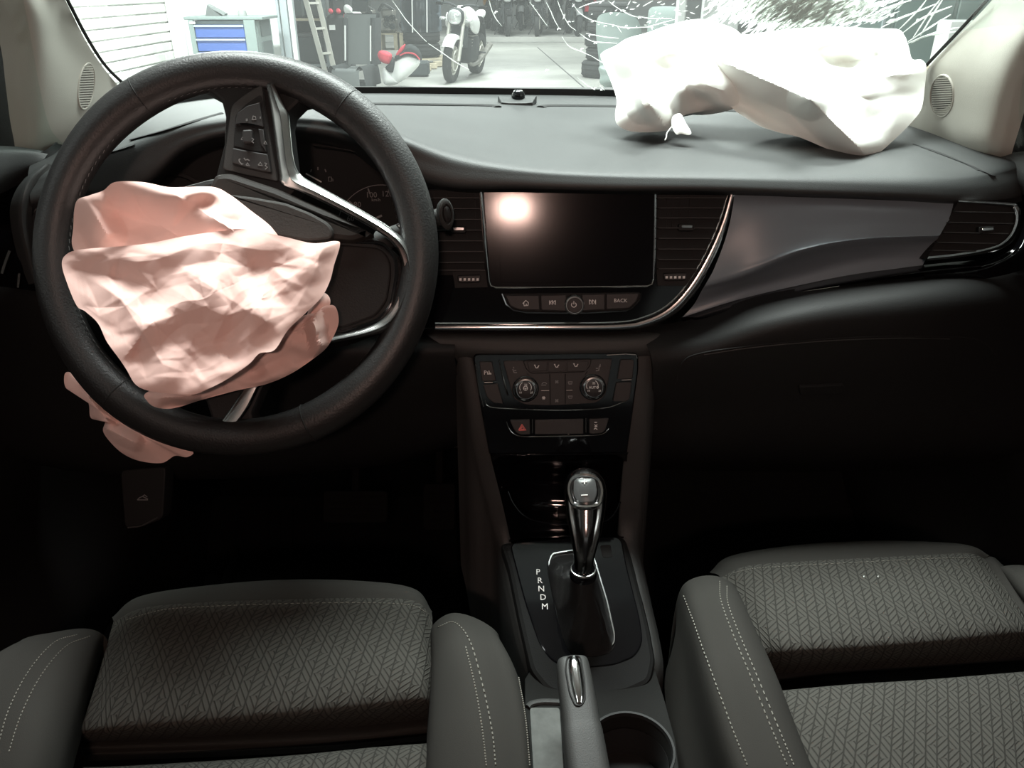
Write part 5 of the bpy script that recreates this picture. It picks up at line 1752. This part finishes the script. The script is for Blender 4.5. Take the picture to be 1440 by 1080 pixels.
tube('loose_thread', [AP.p(a, b, .022) for a, b in [(945, 178), (938, 187), (937, 193), (935, 197)]], .0009, M_BAGW, pa, n=10, seg=5)
for P in ([(1092, 65), (1122, 58), (1123, 46)], [(1085, 108), (1096, 98)]):
    pass

# ================================================================ cracks in the windscreen
M_CRACK = mat('crushed white glass', (.95, .97, .95), .35)
_t = M_CRACK.node_tree
_tl = _t.nodes.new('ShaderNodeBsdfTranslucent')
_tl.inputs[0].default_value = (.95, .97, .95, 1)
_mx = _t.nodes.new('ShaderNodeMixShader')
_mx.inputs[0].default_value = .6
_t.links.new(_t.nodes['Principled BSDF'].outputs[0], _mx.inputs[1])
_t.links.new(_tl.outputs[0], _mx.inputs[2])
_t.links.new(_mx.outputs[0], _t.nodes['Material Output'].inputs[0])
random.seed(11)


def crack(P, r=.0011, stars=()):
    Q = []
    for q in spline([Vector((a, b, 0)) for a, b in P], 18):
        h = hit(win, q.x, q.y)
        if h:
            Q.append(h[0] + h[1] * .001)
    if len(Q) < 4:
        return
    n = len(Q)
    tube('crack', Q, [r * (.35 + .65 * math.sin(math.pi * (i + .5) / n)) * random.uniform(.8, 1.2) for i in range(n)], M_CRACK, win, seg=4)


CRK = [[(552, 0), (562, 14), (572, 28), (590, 48), (600, 58)], [(602, 60), (620, 72), (640, 86), (660, 97)], [(688, 0), (692, 14), (698, 26), (706, 36)], [(745, 2), (754, 14), (764, 28), (770, 36)], [(768, 2), (774, 14), (780, 28), (786, 38)],
       [(784, 0), (790, 16), (800, 34), (810, 42)], [(805, 4), (816, 18), (834, 28), (862, 34)], [(862, 34), (880, 38), (915, 37)], [(815, 46), (826, 54), (838, 58), (868, 60)], [(790, 50), (800, 64), (818, 72), (832, 78)],
       [(832, 78), (845, 86), (855, 92)], [(824, 46), (850, 51), (870, 53)], [(855, 0), (868, 10), (886, 20), (900, 24)], [(898, 22), (915, 25), (945, 25)], [(905, 38), (925, 33), (950, 26)], [(812, 108), (824, 118), (838, 126), (848, 130)], [(842, 118), (852, 128), (856, 131)],
       [(814, 10), (830, 4), (850, 0)], [(868, 36), (874, 45)], [(904, 8), (918, 0)]]
for P in CRK:
    crack(P, .00065)
# long bright splits on the passenger end
for P in ([(1232, 18), (1260, 6), (1282, 0)], [(1240, 38), (1270, 24), (1320, 4)], [(1270, 46), (1300, 24), (1340, 8)], [(1278, 58), (1312, 36), (1338, 20)], [(1285, 52), (1305, 22), (1322, 0)], [(1282, 60), (1305, 50), (1345, 44)], [(1262, 44), (1290, 16), (1303, 0)], [(1295, 50), (1318, 12), (1326, 0)], [(1276, 61), (1298, 52), (1330, 42), (1350, 38)]):
    crack(P, .0013)
# the crushed field: hundreds of short slanted splinters, one mass
vs, fs = [], []


def splinter(x, y, L, an, w):
    a = hit(win, x, y)
    b = hit(win, x + L * math.cos(an), y + L * math.sin(an))
    if not a or not b:
        return
    t = (b[0] - a[0])
    s = t.cross(a[1]).normalized() * w
    m = a[0].lerp(b[0], .45)
    k = len(vs)
    n = a[1] * .0012
    vs.extend([a[0] + n, m + s + n, b[0] + n, m - s + n, m + n * 2])
    fs.extend([(k, k + 1, k + 4), (k + 1, k + 2, k + 4), (k + 2, k + 3, k + 4), (k + 3, k, k + 4)])


for i in range(4600):
    x = random.gauss(1115, 66)
    y = random.uniform(-14, 52)
    if x < 985 or x > 1262:
        continue
    d = abs(x - 1115) / 150
    if random.random() < d * .55 or (y > 34 and random.random() < .4 + d):
        continue
    an = -.62 + random.gauss(0, .16) + (x - 1110) * .0007
    splinter(x, y, random.uniform(6, 30), an, random.uniform(.0007, .0026))
for i in range(60):
    x, y = random.gauss(930, 60), random.uniform(0, 40)
    splinter(x, y, random.uniform(3, 10), random.uniform(-1.2, .4), random.uniform(.0005, .0013))
for x, y in ((850, 34), (862, 33), (828, 47), (836, 58), (800, 28), (785, 38), (898, 22), (916, 36), (818, 66), (768, 96), (697, 14), (742, 128), (845, 124), (836, 122), (1290, 26), (1312, 20), (1298, 51), (858, 16), (880, 34)):
    for k in range(2):
        splinter(x, y, random.uniform(3, 5), k * 1.3 + random.random(), .0011)
cf = mk('crushed_glass', vs, fs, M_CRACK, win, smooth=False)
cf['kind'] = 'stuff'
# ================================================================ things in the garage
M_BLUE = mat('blue drawer enamel', (.045, .095, .31), .45)
M_CAB = mat('pale grey green enamel', (.19, .235, .23), .5)
M_ALU = mat('dull aluminium', (.62, .61, .56), .45, metal=.3)
M_TYRE = mat('tyre rubber', (.030, .032, .033), .8, bump=.4, bscale=60)
M_WOOD = mat('pale pallet wood', (.50, .44, .33), .8, var=.2, vscale=6)
M_SEATG = mat('grey car seat cloth', (.17, .185, .185), .95)
M_SEATD = mat('dark car seat cloth', (.035, .040, .042), .95)
M_WHITE = mat('white plastic', (.80, .81, .80), .45)
M_REDC = mat('red cloth', (.62, .07, .10), .8)
M_PLAS = film('cloudy wrapping film', (.80, .86, .92), .30, .10, (.7, .78, .86))
M_PALE = mat('pale green plastic cover', (.30, .36, .345), .45)
M_METAL = mat('bare engine metal', (.30, .29, .27), .45, metal=.6, var=.3, vscale=8)
M_CLR = mat('headlamp glass', (.7, .72, .72), .08, metal=.5)

# ---- tool cabinet
tc0 = thing('tool_cabinet', 'grey green tool cabinet with blue drawers against the white wall', 'cabinet', (-2.95, 8.95, 0))
x0, x1, yf, yb, zt = -3.28, -2.585, 8.70, 9.25, 1.02
box('carcass', ((x0 + x1) / 2, (yf + yb) / 2 + .02, zt / 2 - .02), (x1 - x0 - .02, yb - yf - .04, zt - .04), M_CAB, tc0)
box('top_board', ((x0 + x1) / 2 + .02, (yf + yb) / 2 + .01, zt - .015), (x1 - x0 + .10, yb - yf + .04, .03), M_CAB, tc0, bev=.006)
for k in range(7):
    z = zt - .135 - k * .128
    if z < .1:
        break
    d = box('drawer', (-2.965, yf + .01, z), (.50, .03, .120), M_BLUE, tc0, bev=.006)
    box('handle_strip', (-2.965, yf - .012, z + .050), (.50, .022, .016), M_STEELP if k < 0 else mat('pale drawer lip', (.34, .40, .50), .4), d)
box('drawer_frame', (-3.245, yf + .005, zt / 2), (.05, .03, zt - .06), M_CAB, tc0)
box('drawer_frame', (-2.655, yf + .005, zt / 2), (.11, .03, zt - .06), M_CAB, tc0)
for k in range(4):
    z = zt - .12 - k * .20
    box('opening_shade', (x1 - .008, 9.02, z), (.012, .34, .15), mat('shelf shade', (.10, .12, .12), .9), tc0)  # dark slabs paint the shade inside the open shelves
box('name_plate', (-3.225, yf - .014, zt - .055), (.055, .006, .022), M_WHITE, tc0)
v_ = thing('bench_rest', 'dark angled bench rest on top of the tool cabinet', 'tool', (-3.06, 8.98, zt))
mk('wedge', [(-3.15, 8.88, zt), (-3.00, 8.88, zt), (-3.12, 8.88, zt + .10), (-3.15, 9.02, zt), (-3.00, 9.02, zt), (-3.12, 9.02, zt + .10)], [(0, 1, 2), (5, 4, 3), (0, 3, 4, 1), (1, 4, 5, 2), (2, 5, 3, 0)], mat('dark grey iron', (.12, .13, .13), .6), v_, smooth=False)
bar('arm', (-3.125, 8.95, zt + .10), (-2.96, 8.95, zt + .012), .10, .02, mat('grey iron', (.22, .24, .24), .6), v_)
tag(lathe_uv('spray_can_lid', Plane((-2.80, 8.98, zt), (0, 0, 1), up=Vector((0, 1, 0))), 0, 0, [(.045, 0), (.045, .03), (.038, .05), (.02, .055)], mat('grey lid', (.30, .32, .31), .6), None, seg=20), 'small grey lid on the tool cabinet right of the bench rest', 'lid')
tag(tube('drain_pipe', [(-3.55, 9.22, 0), (-3.55, 9.22, 1.8), (-3.55, 9.22, 3.55)], .03, M_WHITE, seg=14), 'white vertical pipe in the corner beside the brick wall', 'pipe')

# ---- ladder
ld = thing('ladder', 'pale aluminium ladder leaning beside the storage rack', 'ladder', PY(462, 127, 11.2))
LA, LB = PY(462, 118, 12.45), PY(425, -18, 12.65)
MA, MB_ = PY(474, 116, 12.75), PY(443, -18, 12.95)
up_ext = (LB - LA) * .9
bar('rail', LA - (LB - LA) * .02, LA + (LB - LA) * 1.5, .07, .03, M_ALU, ld)
bar('rail', MA - (MB_ - MA) * .02, MA + (MB_ - MA) * 1.5, .07, .03, M_ALU, ld)
for k in range(8):
    f = -.04 + .265 * k * .98 + .10
    bar('rung', LA.lerp(LB, f), MA.lerp(MB_, f), .035, .03, M_ALU, ld)

# ---- storage rack behind the ladder
rk = thing('storage_rack', 'dark storage rack with plank shelves behind the ladder', 'rack', (-3.6, 14.2, 0))
for x in (-4.3, -3.62, -2.95):
    for y in (13.6, 14.4):
        box('post', (x, y, 1.3), (.05, .05, 2.6), M_STEELP, rk)
for z in (.15, .82, 1.45, 2.1):
    box('shelf', (-3.62, 14.0, z), (1.4, .84, .035), M_WOOD if z == .82 else M_STEELP, rk)
box('dark_backdrop', (-3.62, 14.46, 1.3), (1.45, .02, 2.6), mat('dark backdrop sheet', (.03, .035, .035), .9), rk)  # added dark sheet standing in for the unlit hall behind
random.seed(8)
DK = [mat('dark carton %s' % k, c, .8) for k, c in (('charcoal', (.03, .034, .036)), ('slate', (.055, .065, .068)), ('iron', (.08, .085, .085)))]
spots_ = [(-4.0, .84, .42, .40, 'charcoal tub on the left of the rack plank shelf', 0), (-3.45, .84, .34, .44, 'slate bin in the middle of the rack plank shelf', 1), (-3.08, .84, .22, .34, 'iron coloured canister on the right of the rack plank shelf', 2), (-3.9, .17, .50, .52, 'charcoal crate on the bottom left of the rack', 0), (-3.25, .17, .46, .46, 'slate crate on the bottom right of the rack', 1)]
for x, z, w, h, lb, mi in spots_:
    t = thing('storage_bin', lb, 'bin', (x, 13.9, z), group='bins on the storage rack')
    box('tub', (x, 13.9, z + h * .45), (w, .5, h * .9), DK[mi], t, bev=.03)
    box('lid', (x, 13.9, z + h * .92), (w + .03, .53, .05), DK[(mi + 1) % 3], t, bev=.015)

# ---- dark motor parts left of the old seat
wm = thing('motor_unit', 'dark motor unit with two red caps standing on the floor by the rack', 'machine', PZ(474, 112, 0))
c = wm.location
box('casing', c + Vector((0, .6, .45)), (.34, .40, .90), DK[0], wm, bev=.05)
box('head', c + Vector((.05, .6, 1.15)), (.30, .36, .52), DK[0], wm, bev=.06)
for dx in (-.06, .06):
    lathe_uv('red_cap', Plane(c + Vector((dx - .02, .38, .95)), (0, -1, .2)), 0, 0, [(.035, -.03), (.035, .02), (.02, .04)], M_REDC, wm, seg=12)
box('paper_label', c + Vector((-.08, .39, .72)), (.09, .01, .07), M_WHITE, wm)

# ---- old car seat standing on the floor
def car_seat(name, label, loc, rz, mb, md, s=1.0, cover=None):
    t = thing(name, label, 'car seat', (0, 0, 0))
    def L(rows, nm, m, cu=False):
        return loft(nm, [[Vector(p) * s for p in r_] for r_ in rows], m, t, nu=18, nv=18)
    L([[(x, .24 + .04 * abs(x) + z * .22, .30 + z) for x in (-.24, -.12, 0, .12, .24)] for z in (0, .18, .36, .54, .62, .64)], 'backrest', mb)
    L([[(x, .36 + z * .22, .30 + z) for x in (-.25, -.12, 0, .12, .25)] for z in (0, .2, .4, .58, .65)], 'backrest_shell', md)
    for sx in (-1, 1):
        L([[(sx * (.17 + .02 * k), .21 - .05 * math.sin(math.pi * k / 4) + z * .22, .30 + z) for k in range(5)] + [(sx * .27, .37 + z * .22, .30 + z)] for z in (0, .18, .36, .52, .60)], 'side_bolster', md)
        tube('bolster_piping', [Vector((sx * .19, .165 + z * .22, .30 + z)) * s for z in (.05, .2, .36, .5)], .012, M_WHITE, t, n=10, seg=6)
        L([[(sx * (.15 + .035 * k), y, .25 + .07 * math.sin(math.pi * k / 3.2)) for k in range(4)] + [(sx * .28, y, .05)] for y in (.3, .1, -.1, -.25, -.30)], 'cushion_bolster', md)
    L([[(x, y, .25 + z) for x in (-.2, -.1, 0, .1, .2)] for y, z in ((.32, .02), (.1, .0), (-.1, .02), (-.25, .03), (-.31, -.02), (-.31, -.20))], 'cushion', mb)
    L([[(x, .20, z) for x in (-.16, 0, .16)] for z in (.66, .72)][0:0] or [[(x, .26 + (z - .3) * .22, z) for x in (-.12, 0, .12)] for z in (.97, 1.02, 1.10, 1.14)], 'headrest', md)
    box('base_rail', (0, 0, .05 * s), (.44 * s, .5 * s, .10 * s), DK[0], t)
    t.location = loc
    t.rotation_euler = (0, 0, rz)
    return t


s0 = car_seat('car_seat', 'grey cloth car seat standing upright on the garage floor beside the ladder', PZ(500, 126, 0) + Vector((-.02, .1, 0)), R(-12), M_SEATG, M_SEATD, 1.0)
wb = thing('white_bag', 'crumpled white bag draped behind the top of the grey car seat', 'bag', PY(500, 32, 12.6))
bpn = plane_px((500, 30, 12.5), (500, 0, 12.5))
pillow('cloth', bpn, [(484, 8, 0), (490, 7, 0), (498, 14, 0), (508, 18, 0), (514, 24, 0), (516, 33, 0), (508, 36, 0), (496, 34, 0), (490, 24, 0), (484, 16, 0)], (500, 24), .08, M_WHITE, wb, crease=crumple(4, 5, 1 / 20, 1 / 7), camp=.03, back=.08, na=60, nr=14)
pillow('red_lining', bpn, [(483, 20, -.02), (490, 24, -.02), (498, 34, -.02), (494, 40, -.02), (484, 38, -.02)], (489, 31), .04, M_REDC, wb, back=.06, na=40, nr=10)
bar('stand', bpn.p(490, 33, -.05), bpn.p(490, 117, -.05), .06, .06, DK[0], wb)

# ---- child seat
cs = thing('child_seat', 'white child car seat with red and black padding lying on the floor', 'child seat', PZ(563, 119, 0))
cq = plane_px((560, 110, 11.85), (560, 60, 11.85))
pillow('shell', cq, [(553, 112, 0), (551, 100, 0), (553, 88, 0), (560, 79, 0), (570, 76, 0), (580, 78, 0), (590, 84, 0), (589, 92, 0), (580, 102, 0), (570, 111, 0), (560, 116, 0)], (569, 95), .12, M_WHITE, cs, back=.30, na=60, nr=16, power=3)
pillow('base', cq, [(539, 96, -.03), (548, 102, -.03), (556, 112, -.03), (560, 118, -.03), (540, 118, -.03)], (548, 110), .08, M_WHITE, cs, back=.25, na=40, nr=10, power=3)
pillow('head_pad', cq, [(555, 80, .06), (562, 72, .06), (570, 64, .06), (578, 62, .06), (588, 68, .06), (593, 78, .06), (592, 85, .06), (582, 79, .06), (570, 76, .06), (562, 79, .06), (556, 86, .06)], (575, 72), .08, M_SEATD, cs, back=.2, na=60, nr=12, power=3)
pillow('red_pad', cq, [(531, 76, .05), (535, 71, .05), (544, 72, .05), (551, 77, .05), (550, 86, .05), (546, 90, .05), (538, 88, .05), (533, 83, .05)], (541, 80), .08, M_REDC, cs, back=.2, na=40, nr=10, power=3)
pillow('red_wing', cq, [(557, 76, .1), (564, 66, .1), (570, 62, .1), (568, 70, .1), (561, 77, .1)], (564, 70), .03, M_REDC, cs, back=.05, na=30, nr=8)
ribbon('red_piping', cq, [(562, 77), (572, 73), (583, 75), (591, 83)], [(562, 79), (572, 75.5), (583, 77.5), (590, 85)], .03, M_REDC, cs, n=20, h0=.12)
pillow('black_liner', cq, [(546, 90, .03), (552, 80, .03), (556, 88, .03), (554, 100, .03), (548, 102, .03), (542, 95, .03)], (549, 93), .06, M_SEATD, cs, back=.15, na=30, nr=8)

# ---- tyres
def torus_pts(Rm, rw, rh, nseg=28, ns=12):
    vs, fs = [], []
    for i in range(nseg):
        a = 2 * math.pi * i / nseg
        for k in range(ns):
            b = 2 * math.pi * k / ns
            cb, sb = math.cos(b), math.sin(b)
            x = Rm + rh * math.copysign(abs(cb) ** .6, cb)
            z = rw * math.copysign(abs(sb) ** .6, sb)
            vs.append(Vector((x * math.cos(a), x * math.sin(a), z)))
    for i in range(nseg):
        for k in range(ns):
            i2, k2 = (i + 1) % nseg, (k + 1) % ns
            fs.append((i * ns + k, i2 * ns + k, i2 * ns + k2, i * ns + k2))
    return vs, fs


def tyre(loc, Rm, rw, rh, label, group, tilt=(0, 0, 0)):
    t = thing('tyre', label, 'tyre', (0, 0, 0), group)
    vs, fs = torus_pts(Rm, rw, rh)
    mk('casing', vs, fs, M_TYRE, t)
    for sz in (-.6, 0, .6):
        tube('tread_groove', [Vector(((Rm + rh * .985) * math.cos(a), (Rm + rh * .985) * math.sin(a), rw * sz)) for a in [2 * math.pi * k / 28 for k in range(28)]], .006, M_BLACK, t, closed=True, seg=4)
    t.location = loc
    t.rotation_euler = tilt
    return t


ORD = ['bottom', 'second', 'third', 'fourth', 'fifth']
tp = PZ(849, 110, 0) + Vector((.02, .22, 0))
zz = 0
for k, (rm, rw, rh) in enumerate(((.27, .125, .09), (.24, .095, .08), (.245, .10, .08), (.24, .10, .08), (.235, .115, .08))):
    zz += rw
    tyre(tp + Vector(((0.0, .02, .0, .03, .03)[k], 0, zz)), rm, rw, rh, '%s black tyre of the stack left of the white airbag' % ORD[k], 'tyre stack left of the white airbag')
    zz += rw
tp = PZ(592, 92, 0) + Vector((0, .35, 0))
zz = .12
pl_ = thing('pallet', 'wooden pallet under the film wrapped tyre stack', 'pallet', tp)
for k in range(5):
    box('deck_board', tp + Vector((0, -.4 + k * .2, .105)), (1.0, .14, .025), M_WOOD, pl_)
for k in (-.42, 0, .42):
    box('bearer', tp + Vector((k, 0, .045)), (.09, .95, .09), M_WOOD, pl_)
for k in range(5):
    rw = .12
    zz += rw
    tyre(tp + Vector((0, 0, zz)), .25, rw, .09, '%s tyre of the film wrapped stack left of the white motorcycle' % ORD[k], 'tyres wrapped in film')
    zz += rw
fl = thing('wrapping_film', 'cloudy stretch film wrapped around the tyre stack', 'film', tp)
mk('film_sleeve', [tp + Vector((math.cos(a) * (.365 + .012 * math.sin(a * 5)), math.sin(a) * (.365 + .012 * math.sin(a * 7)), z)) for z in (.55, .9, 1.2, 1.40) for a in [2 * math.pi * k / 32 for k in range(32)]],
   [(j * 32 + i, j * 32 + (i + 1) % 32, (j + 1) * 32 + (i + 1) % 32, (j + 1) * 32 + i) for j in range(3) for i in range(32)], M_PLAS, fl)
for a_, z0, z1 in ((-1.9, .55, 1.4), (-1.2, .55, 1.40)):
    tube('film_fold', [tp + Vector((math.cos(a_) * .38, math.sin(a_) * .38, z0)), tp + Vector((math.cos(a_ + .1) * .38, math.sin(a_ + .1) * .38, z1))], .012, M_WHITE, fl, seg=5)
for k in range(3):
    tag(box('wood_block', PZ(600 + k * 8, 100 - k * 3, 0) + Vector((0, 0, .05)), (.16, .10, .09), M_WOOD, None, bev=.01, rot=.3 * k), ['left', 'middle', 'right'][k] + ' of three pale wood blocks on the floor beside the white motorcycle', 'wood block', 'wood blocks')
tag(box('dark_crate', PZ(597, 108, 0) + Vector((-.1, .1, .12)), (.34, .3, .22), DK[1], None, bev=.03), 'dark low crate between the child seat and the motorcycle', 'crate')


# ---- motorcycles
def wheel(t, nm, y, r, w, rimm):
    vs, fs = torus_pts(r - .055, w, .055, 32, 12)
    M = Matrix.Rotation(R(90), 3, 'Y')
    o = mk(nm, [M @ v + Vector((0, y, r)) for v in vs], fs, M_TYRE, t)
    vs, fs = torus_pts(r - .115, w * .7, .02, 28, 8)
    mk('wheel_rim', [M @ v + Vector((0, y, r)) for v in vs], fs, rimm, o)
    for k in range(5):
        a = 2 * math.pi * k / 5 + .3
        bar('spoke', Vector((0, y, r)), Vector((0, y + (r - .12) * math.cos(a), r + (r - .12) * math.sin(a))), .03, .025, rimm, o, up=(1, 0, 0))
    tube('brake_disc', [Vector((w * .9, y + .14 * math.cos(a), r + .14 * math.sin(a))) for a in [2 * math.pi * k / 20 for k in range(20)]], .012, M_ALU, o, closed=True, seg=4)
    return o


def ell(name, c, rx, ry, rz, m, t, e=.8, rot=None):
    vs, fs = [], []
    nu, nv = 18, 11
    for j in range(nv):
        b = -math.pi / 2 + math.pi * j / (nv - 1)
        for i in range(nu):
            a = 2 * math.pi * i / nu
            f = lambda v: math.copysign(abs(v) ** e, v)
            v = Vector((rx * f(math.cos(b)) * f(math.cos(a)), ry * f(math.cos(b)) * f(math.sin(a)), rz * f(math.sin(b))))
            if rot:
                v = Matrix.Rotation(rot, 3, 'X') @ v
            vs.append(v + Vector(c))
    for j in range(nv - 1):
        for i in range(nu):
            k = (i + 1) % nu
            fs.append((j * nu + i, j * nu + k, (j + 1) * nu + k, (j + 1) * nu + i))
    return mk(name, vs, fs, m, t)


def motorcycle(label, loc, rz, tank, fender, lean=.0, rimm=M_ALU):
    t = thing('motorcycle', label, 'motorcycle', (0, 0, 0), 'motorcycles in the hall')
    wheel(t, 'front_wheel', -.70, .31, .062, rimm)
    wheel(t, 'rear_wheel', .70, .31, .085, rimm)
    for sx in (-1, 1):
        tube('fork_leg', [(sx * .10, -.70, .31), (sx * .105, -.63, .56), (sx * .105, -.50, .98)], [.028, .028, .022], M_ALU if fender is M_WHITE else DK[0], t, seg=10)
        tube('handlebar', [(sx * .03, -.46, 1.02), (sx * .16, -.46, 1.06), (sx * .36, -.36, 1.04)], .016, DK[0], t, n=10, seg=8)
        tube('grip', [(sx * .28, -.40, 1.045), (sx * .38, -.35, 1.04)], .021, M_RUBBER, t, seg=8)
        tube('mirror_stem', [(sx * .24, -.42, 1.05), (sx * .30, -.46, 1.20)], .007, DK[0], t, seg=6)
        ell('mirror', (sx * .32, -.46, 1.22), .06, .015, .04, DK[0], t)
        ell('indicator', (sx * .20, -.60, .86), .05, .03, .022, mat('amber lens', (.8, .35, .05), .3) if sx > 5 else M_CLR, t)
        ell('tank_cowl', (sx * .19, -.22, .80), .05, .22, .12, tank, t, rot=-.3)
        tube('foot_peg', [(sx * .12, .22, .38), (sx * .27, .22, .38)], .014, DK[0], t, seg=6)
    rows = []
    for k in range(9):
        a = R(35 + 110 * k / 8)
        rows.append([Vector((x, -.70 + (.345 + z) * math.cos(math.pi - a), .31 + (.345 + z) * math.sin(a))) for x, z in ((-.085, -.05), (-.075, .0), (0, .018), (.075, 0), (.085, -.05))])
    loft('front_fender', rows, fender, t, nu=12, nv=14)
    ell('headlight_shell', (0, -.60, .90), .125, .10, .12, DK[0], t)
    ell('headlight_glass', (0, -.66, .895), .105, .06, .10, M_CLR, t)
    ell('fuel_tank', (0, -.15, .88), .17, .30, .15, tank, t, rot=-.15)
    ell('seat', (0, .35, .80), .14, .36, .07, M_RUBBER, t, rot=.08)
    ell('tail', (0, .72, .88), .08, .22, .06, tank, t, rot=.2)
    ell('engine', (0, -.05, .45), .20, .28, .22, DK[0], t, e=.5)
    for k in range(4):
        box('cooling_fin', (0, -.12, .50 + k * .045), (.36, .30, .012), M_METAL, t)
    box('radiator', (0, -.36, .62), (.26, .05, .30), DK[1], t, bev=.01)
    bar('swing_arm', (.08, .15, .38), (.08, .70, .31), .03, .06, DK[0], t)
    bar('swing_arm', (-.08, .15, .38), (-.08, .70, .31), .03, .06, DK[0], t)
    bar('frame_tube', (0, -.46, .95), (0, .25, .62), .10, .07, DK[0], t)
    tube('exhaust', [(.10, -.30, .40), (.14, -.1, .22), (.17, .3, .28), (.20, .75, .46)], [.025, .03, .045, .05], M_METAL, t, n=16, seg=10)
    tube('side_stand', [(-.10, .05, .28), (-.26, .0, .01)], .013, DK[0], t, seg=6)
    bar('rear_fender', (0, .85, .75), (0, 1.0, .45), .14, .02, DK[0], t)
    t.location = loc
    t.rotation_euler = (0, lean, rz)
    return t


M_TB = mat('black tank lacquer', (.02, .02, .022), .2, coat=.5)
M_TO = mat('orange tank lacquer', (.75, .32, .03), .3)
M_TR = mat('red tank lacquer', (.62, .05, .08), .3)
M_TS = mat('silver tank lacquer', (.45, .46, .47), .3, metal=.5)
p0 = PZ(634, 116, 0)
rz0 = R(-13)
motorcycle('white and black motorcycle facing the car in the middle of the hall', p0 + Vector((math.sin(-rz0) * .7 * 1, .70 * math.cos(rz0), 0)), rz0, M_WHITE, M_WHITE, lean=R(5))
far = [(709, 22.9, 8, M_TB, M_TB, 'black motorcycle on the step nearest to the white motorcycle'), (757, 22.9, -4, M_TS, M_TB, 'silver motorcycle in the middle of the front row on the step'), (806, 22.9, 6, M_TB, M_TS, 'black motorcycle with a silver fender at the right of the front row'),
       (690, 25.7, 8, M_TO, M_TB, 'orange motorcycle at the left of the rear row'), (735, 25.7, -4, M_TB, M_TS, 'black motorcycle in the rear row left of the silver one'), (780, 25.7, 4, M_TS, M_TB, 'silver motorcycle in the rear row between two black ones'), (826, 25.7, -6, M_TR, M_TR, 'red motorcycle at the right of the rear row')]
for x, yy, a, tk, fe, lb in far:
    motorcycle(lb, Vector((PY(x, 36, yy).x, yy, .12)), R(a), tk, fe, rimm=M_TB)

# ---- engines on a pallet in the far hall
random.seed(5)
for k, (px, lb) in enumerate(((518, 'dirty engine block on the left pallet of the far hall'), (547, 'dirty engine block on the middle pallet of the far hall'), (577, 'dirty engine block on the right pallet of the far hall'))):
    q = PZ(px, 46, .0)
    q = Vector((q.x * 19.5 / q.y, 19.5, 0))
    pt = thing('pallet', 'pale wooden pallet carrying the ' + lb.split(' on the ')[0] + ' ' + ['left', 'middle', 'right'][k] + ' in the far hall', 'pallet', q)
    for j in range(4):
        box('deck_board', q + Vector((0, -.24 + j * .16, .33)), (.42, .12, .03), M_WOOD, pt)
    for j in (-.18, .18):
        box('bearer', q + Vector((j, 0, .16)), (.08, .6, .32), M_WOOD, pt)
    en = thing('engine_block', lb, 'engine', q + Vector((0, 0, .345)), 'engines on pallets')
    c = q + Vector((0, 0, .345))
    box('crankcase', c + Vector((0, 0, .16)), (.38, .44, .30), M_METAL, en, bev=.05)
    box('cylinder_head', c + Vector((.02, .02, .40)), (.30, .36, .18), M_METAL, en, bev=.04)
    for j in range(4):
        lathe_uv('pulley', Plane(c + Vector((random.uniform(-.15, .15), -.23, random.uniform(.1, .42))), (0, -1, 0)), 0, 0, [(.07, -.02), (.07, .03), (.04, .035), (.03, .02)], DK[j % 3], en, seg=12)
    tube('manifold', [c + Vector((-.18, -.1, .45)), c + Vector((-.05, -.16, .58)), c + Vector((.16, -.1, .46))], .035, DK[2], en, n=10, seg=8)

# ---- covered seats, post and lockers on the right
for lb, Yc, P, cc in (('car seat under a pale green plastic cover behind the left end of the white airbag', 11.2, [(840, 66), (838, 44), (840, 26), (848, 19), (866, 17), (884, 20), (898, 30), (904, 60), (906, 110), (900, 130), (860, 130), (846, 116), (843, 90)], (870, 70)),
                      ('farther car seat under a pale green plastic cover beside the white post', 13.0, [(910, 60), (911, 24), (914, 12), (924, 9), (946, 9), (956, 14), (958, 40), (958, 100), (950, 112), (918, 112), (910, 96)], (934, 60))):
    cv = thing('covered_car_seat', lb, 'car seat', Vector((PY(cc[0], cc[1], Yc).x, Yc, 0)), 'covered car seats')
    cpn = plane_px((cc[0], 110, Yc), (cc[0], 20, Yc + .12))
    pillow('backrest_cover', cpn, [(a, b, 0) for a, b in P], cc, .10, M_PALE, cv, back=.22, na=60, nr=16, power=3)
    pillow('cushion_cover', cpn, [(a, b, .16) for a, b in [(cc[0] - 24, 92), (cc[0] + 26, 92), (cc[0] + 28, 108), (cc[0] + 24, 120 if Yc < 12 else 110), (cc[0] - 22, 120 if Yc < 12 else 110), (cc[0] - 26, 106)]], (cc[0], 106), .16, M_PALE, cv, back=.2, na=40, nr=10, power=3)
tag(box('white_post', (PY(958, 10, 12.0).x, 12.0, 1.8), (.13, .13, 3.6), M_WHITE, None, bev=.02), 'white square post behind the white airbag', 'post')
tag(box('white_board', (PY(1015, 0, 12.6).x, 12.6, 1.0), (.55, .10, 2.0), M_WHITE, None, bev=.02), 'white upright board right of the white post', 'board')
lk = thing('grey_locker', 'grey green metal locker seen through the cracks at the passenger end', 'locker', (PY(1290, 60, 7.2).x, 7.4, 0))
lx = PY(1290, 60, 7.2).x
box('carcass', (lx, 7.45, .95), (1.5, .5, 1.9), M_PALE, lk)
for k in range(3):
    d = box('locker_door', (lx - .5 + k * .5, 7.18, .95), (.47, .03, 1.8), mat('locker enamel', (.22, .28, .27), .5), lk, bev=.008)
    box('door_handle', (lx - .34 + k * .5, 7.15, 1.0), (.02, .03, .12), M_STEELP, d)
bxp = PY(1338, 72, 6.6)
tag(box('white_carton', (bxp.x, 6.6, bxp.z + .05), (.22, .2, .34), M_WHITE, None, bev=.01), 'white carton in front of the grey locker beside the pillar', 'carton')
tag(box('work_table', (bxp.x + .1, 6.7, bxp.z - .14), (.9, .5, .04), M_WOOD, None, bev=.005), 'low wooden table carrying the white carton', 'table')
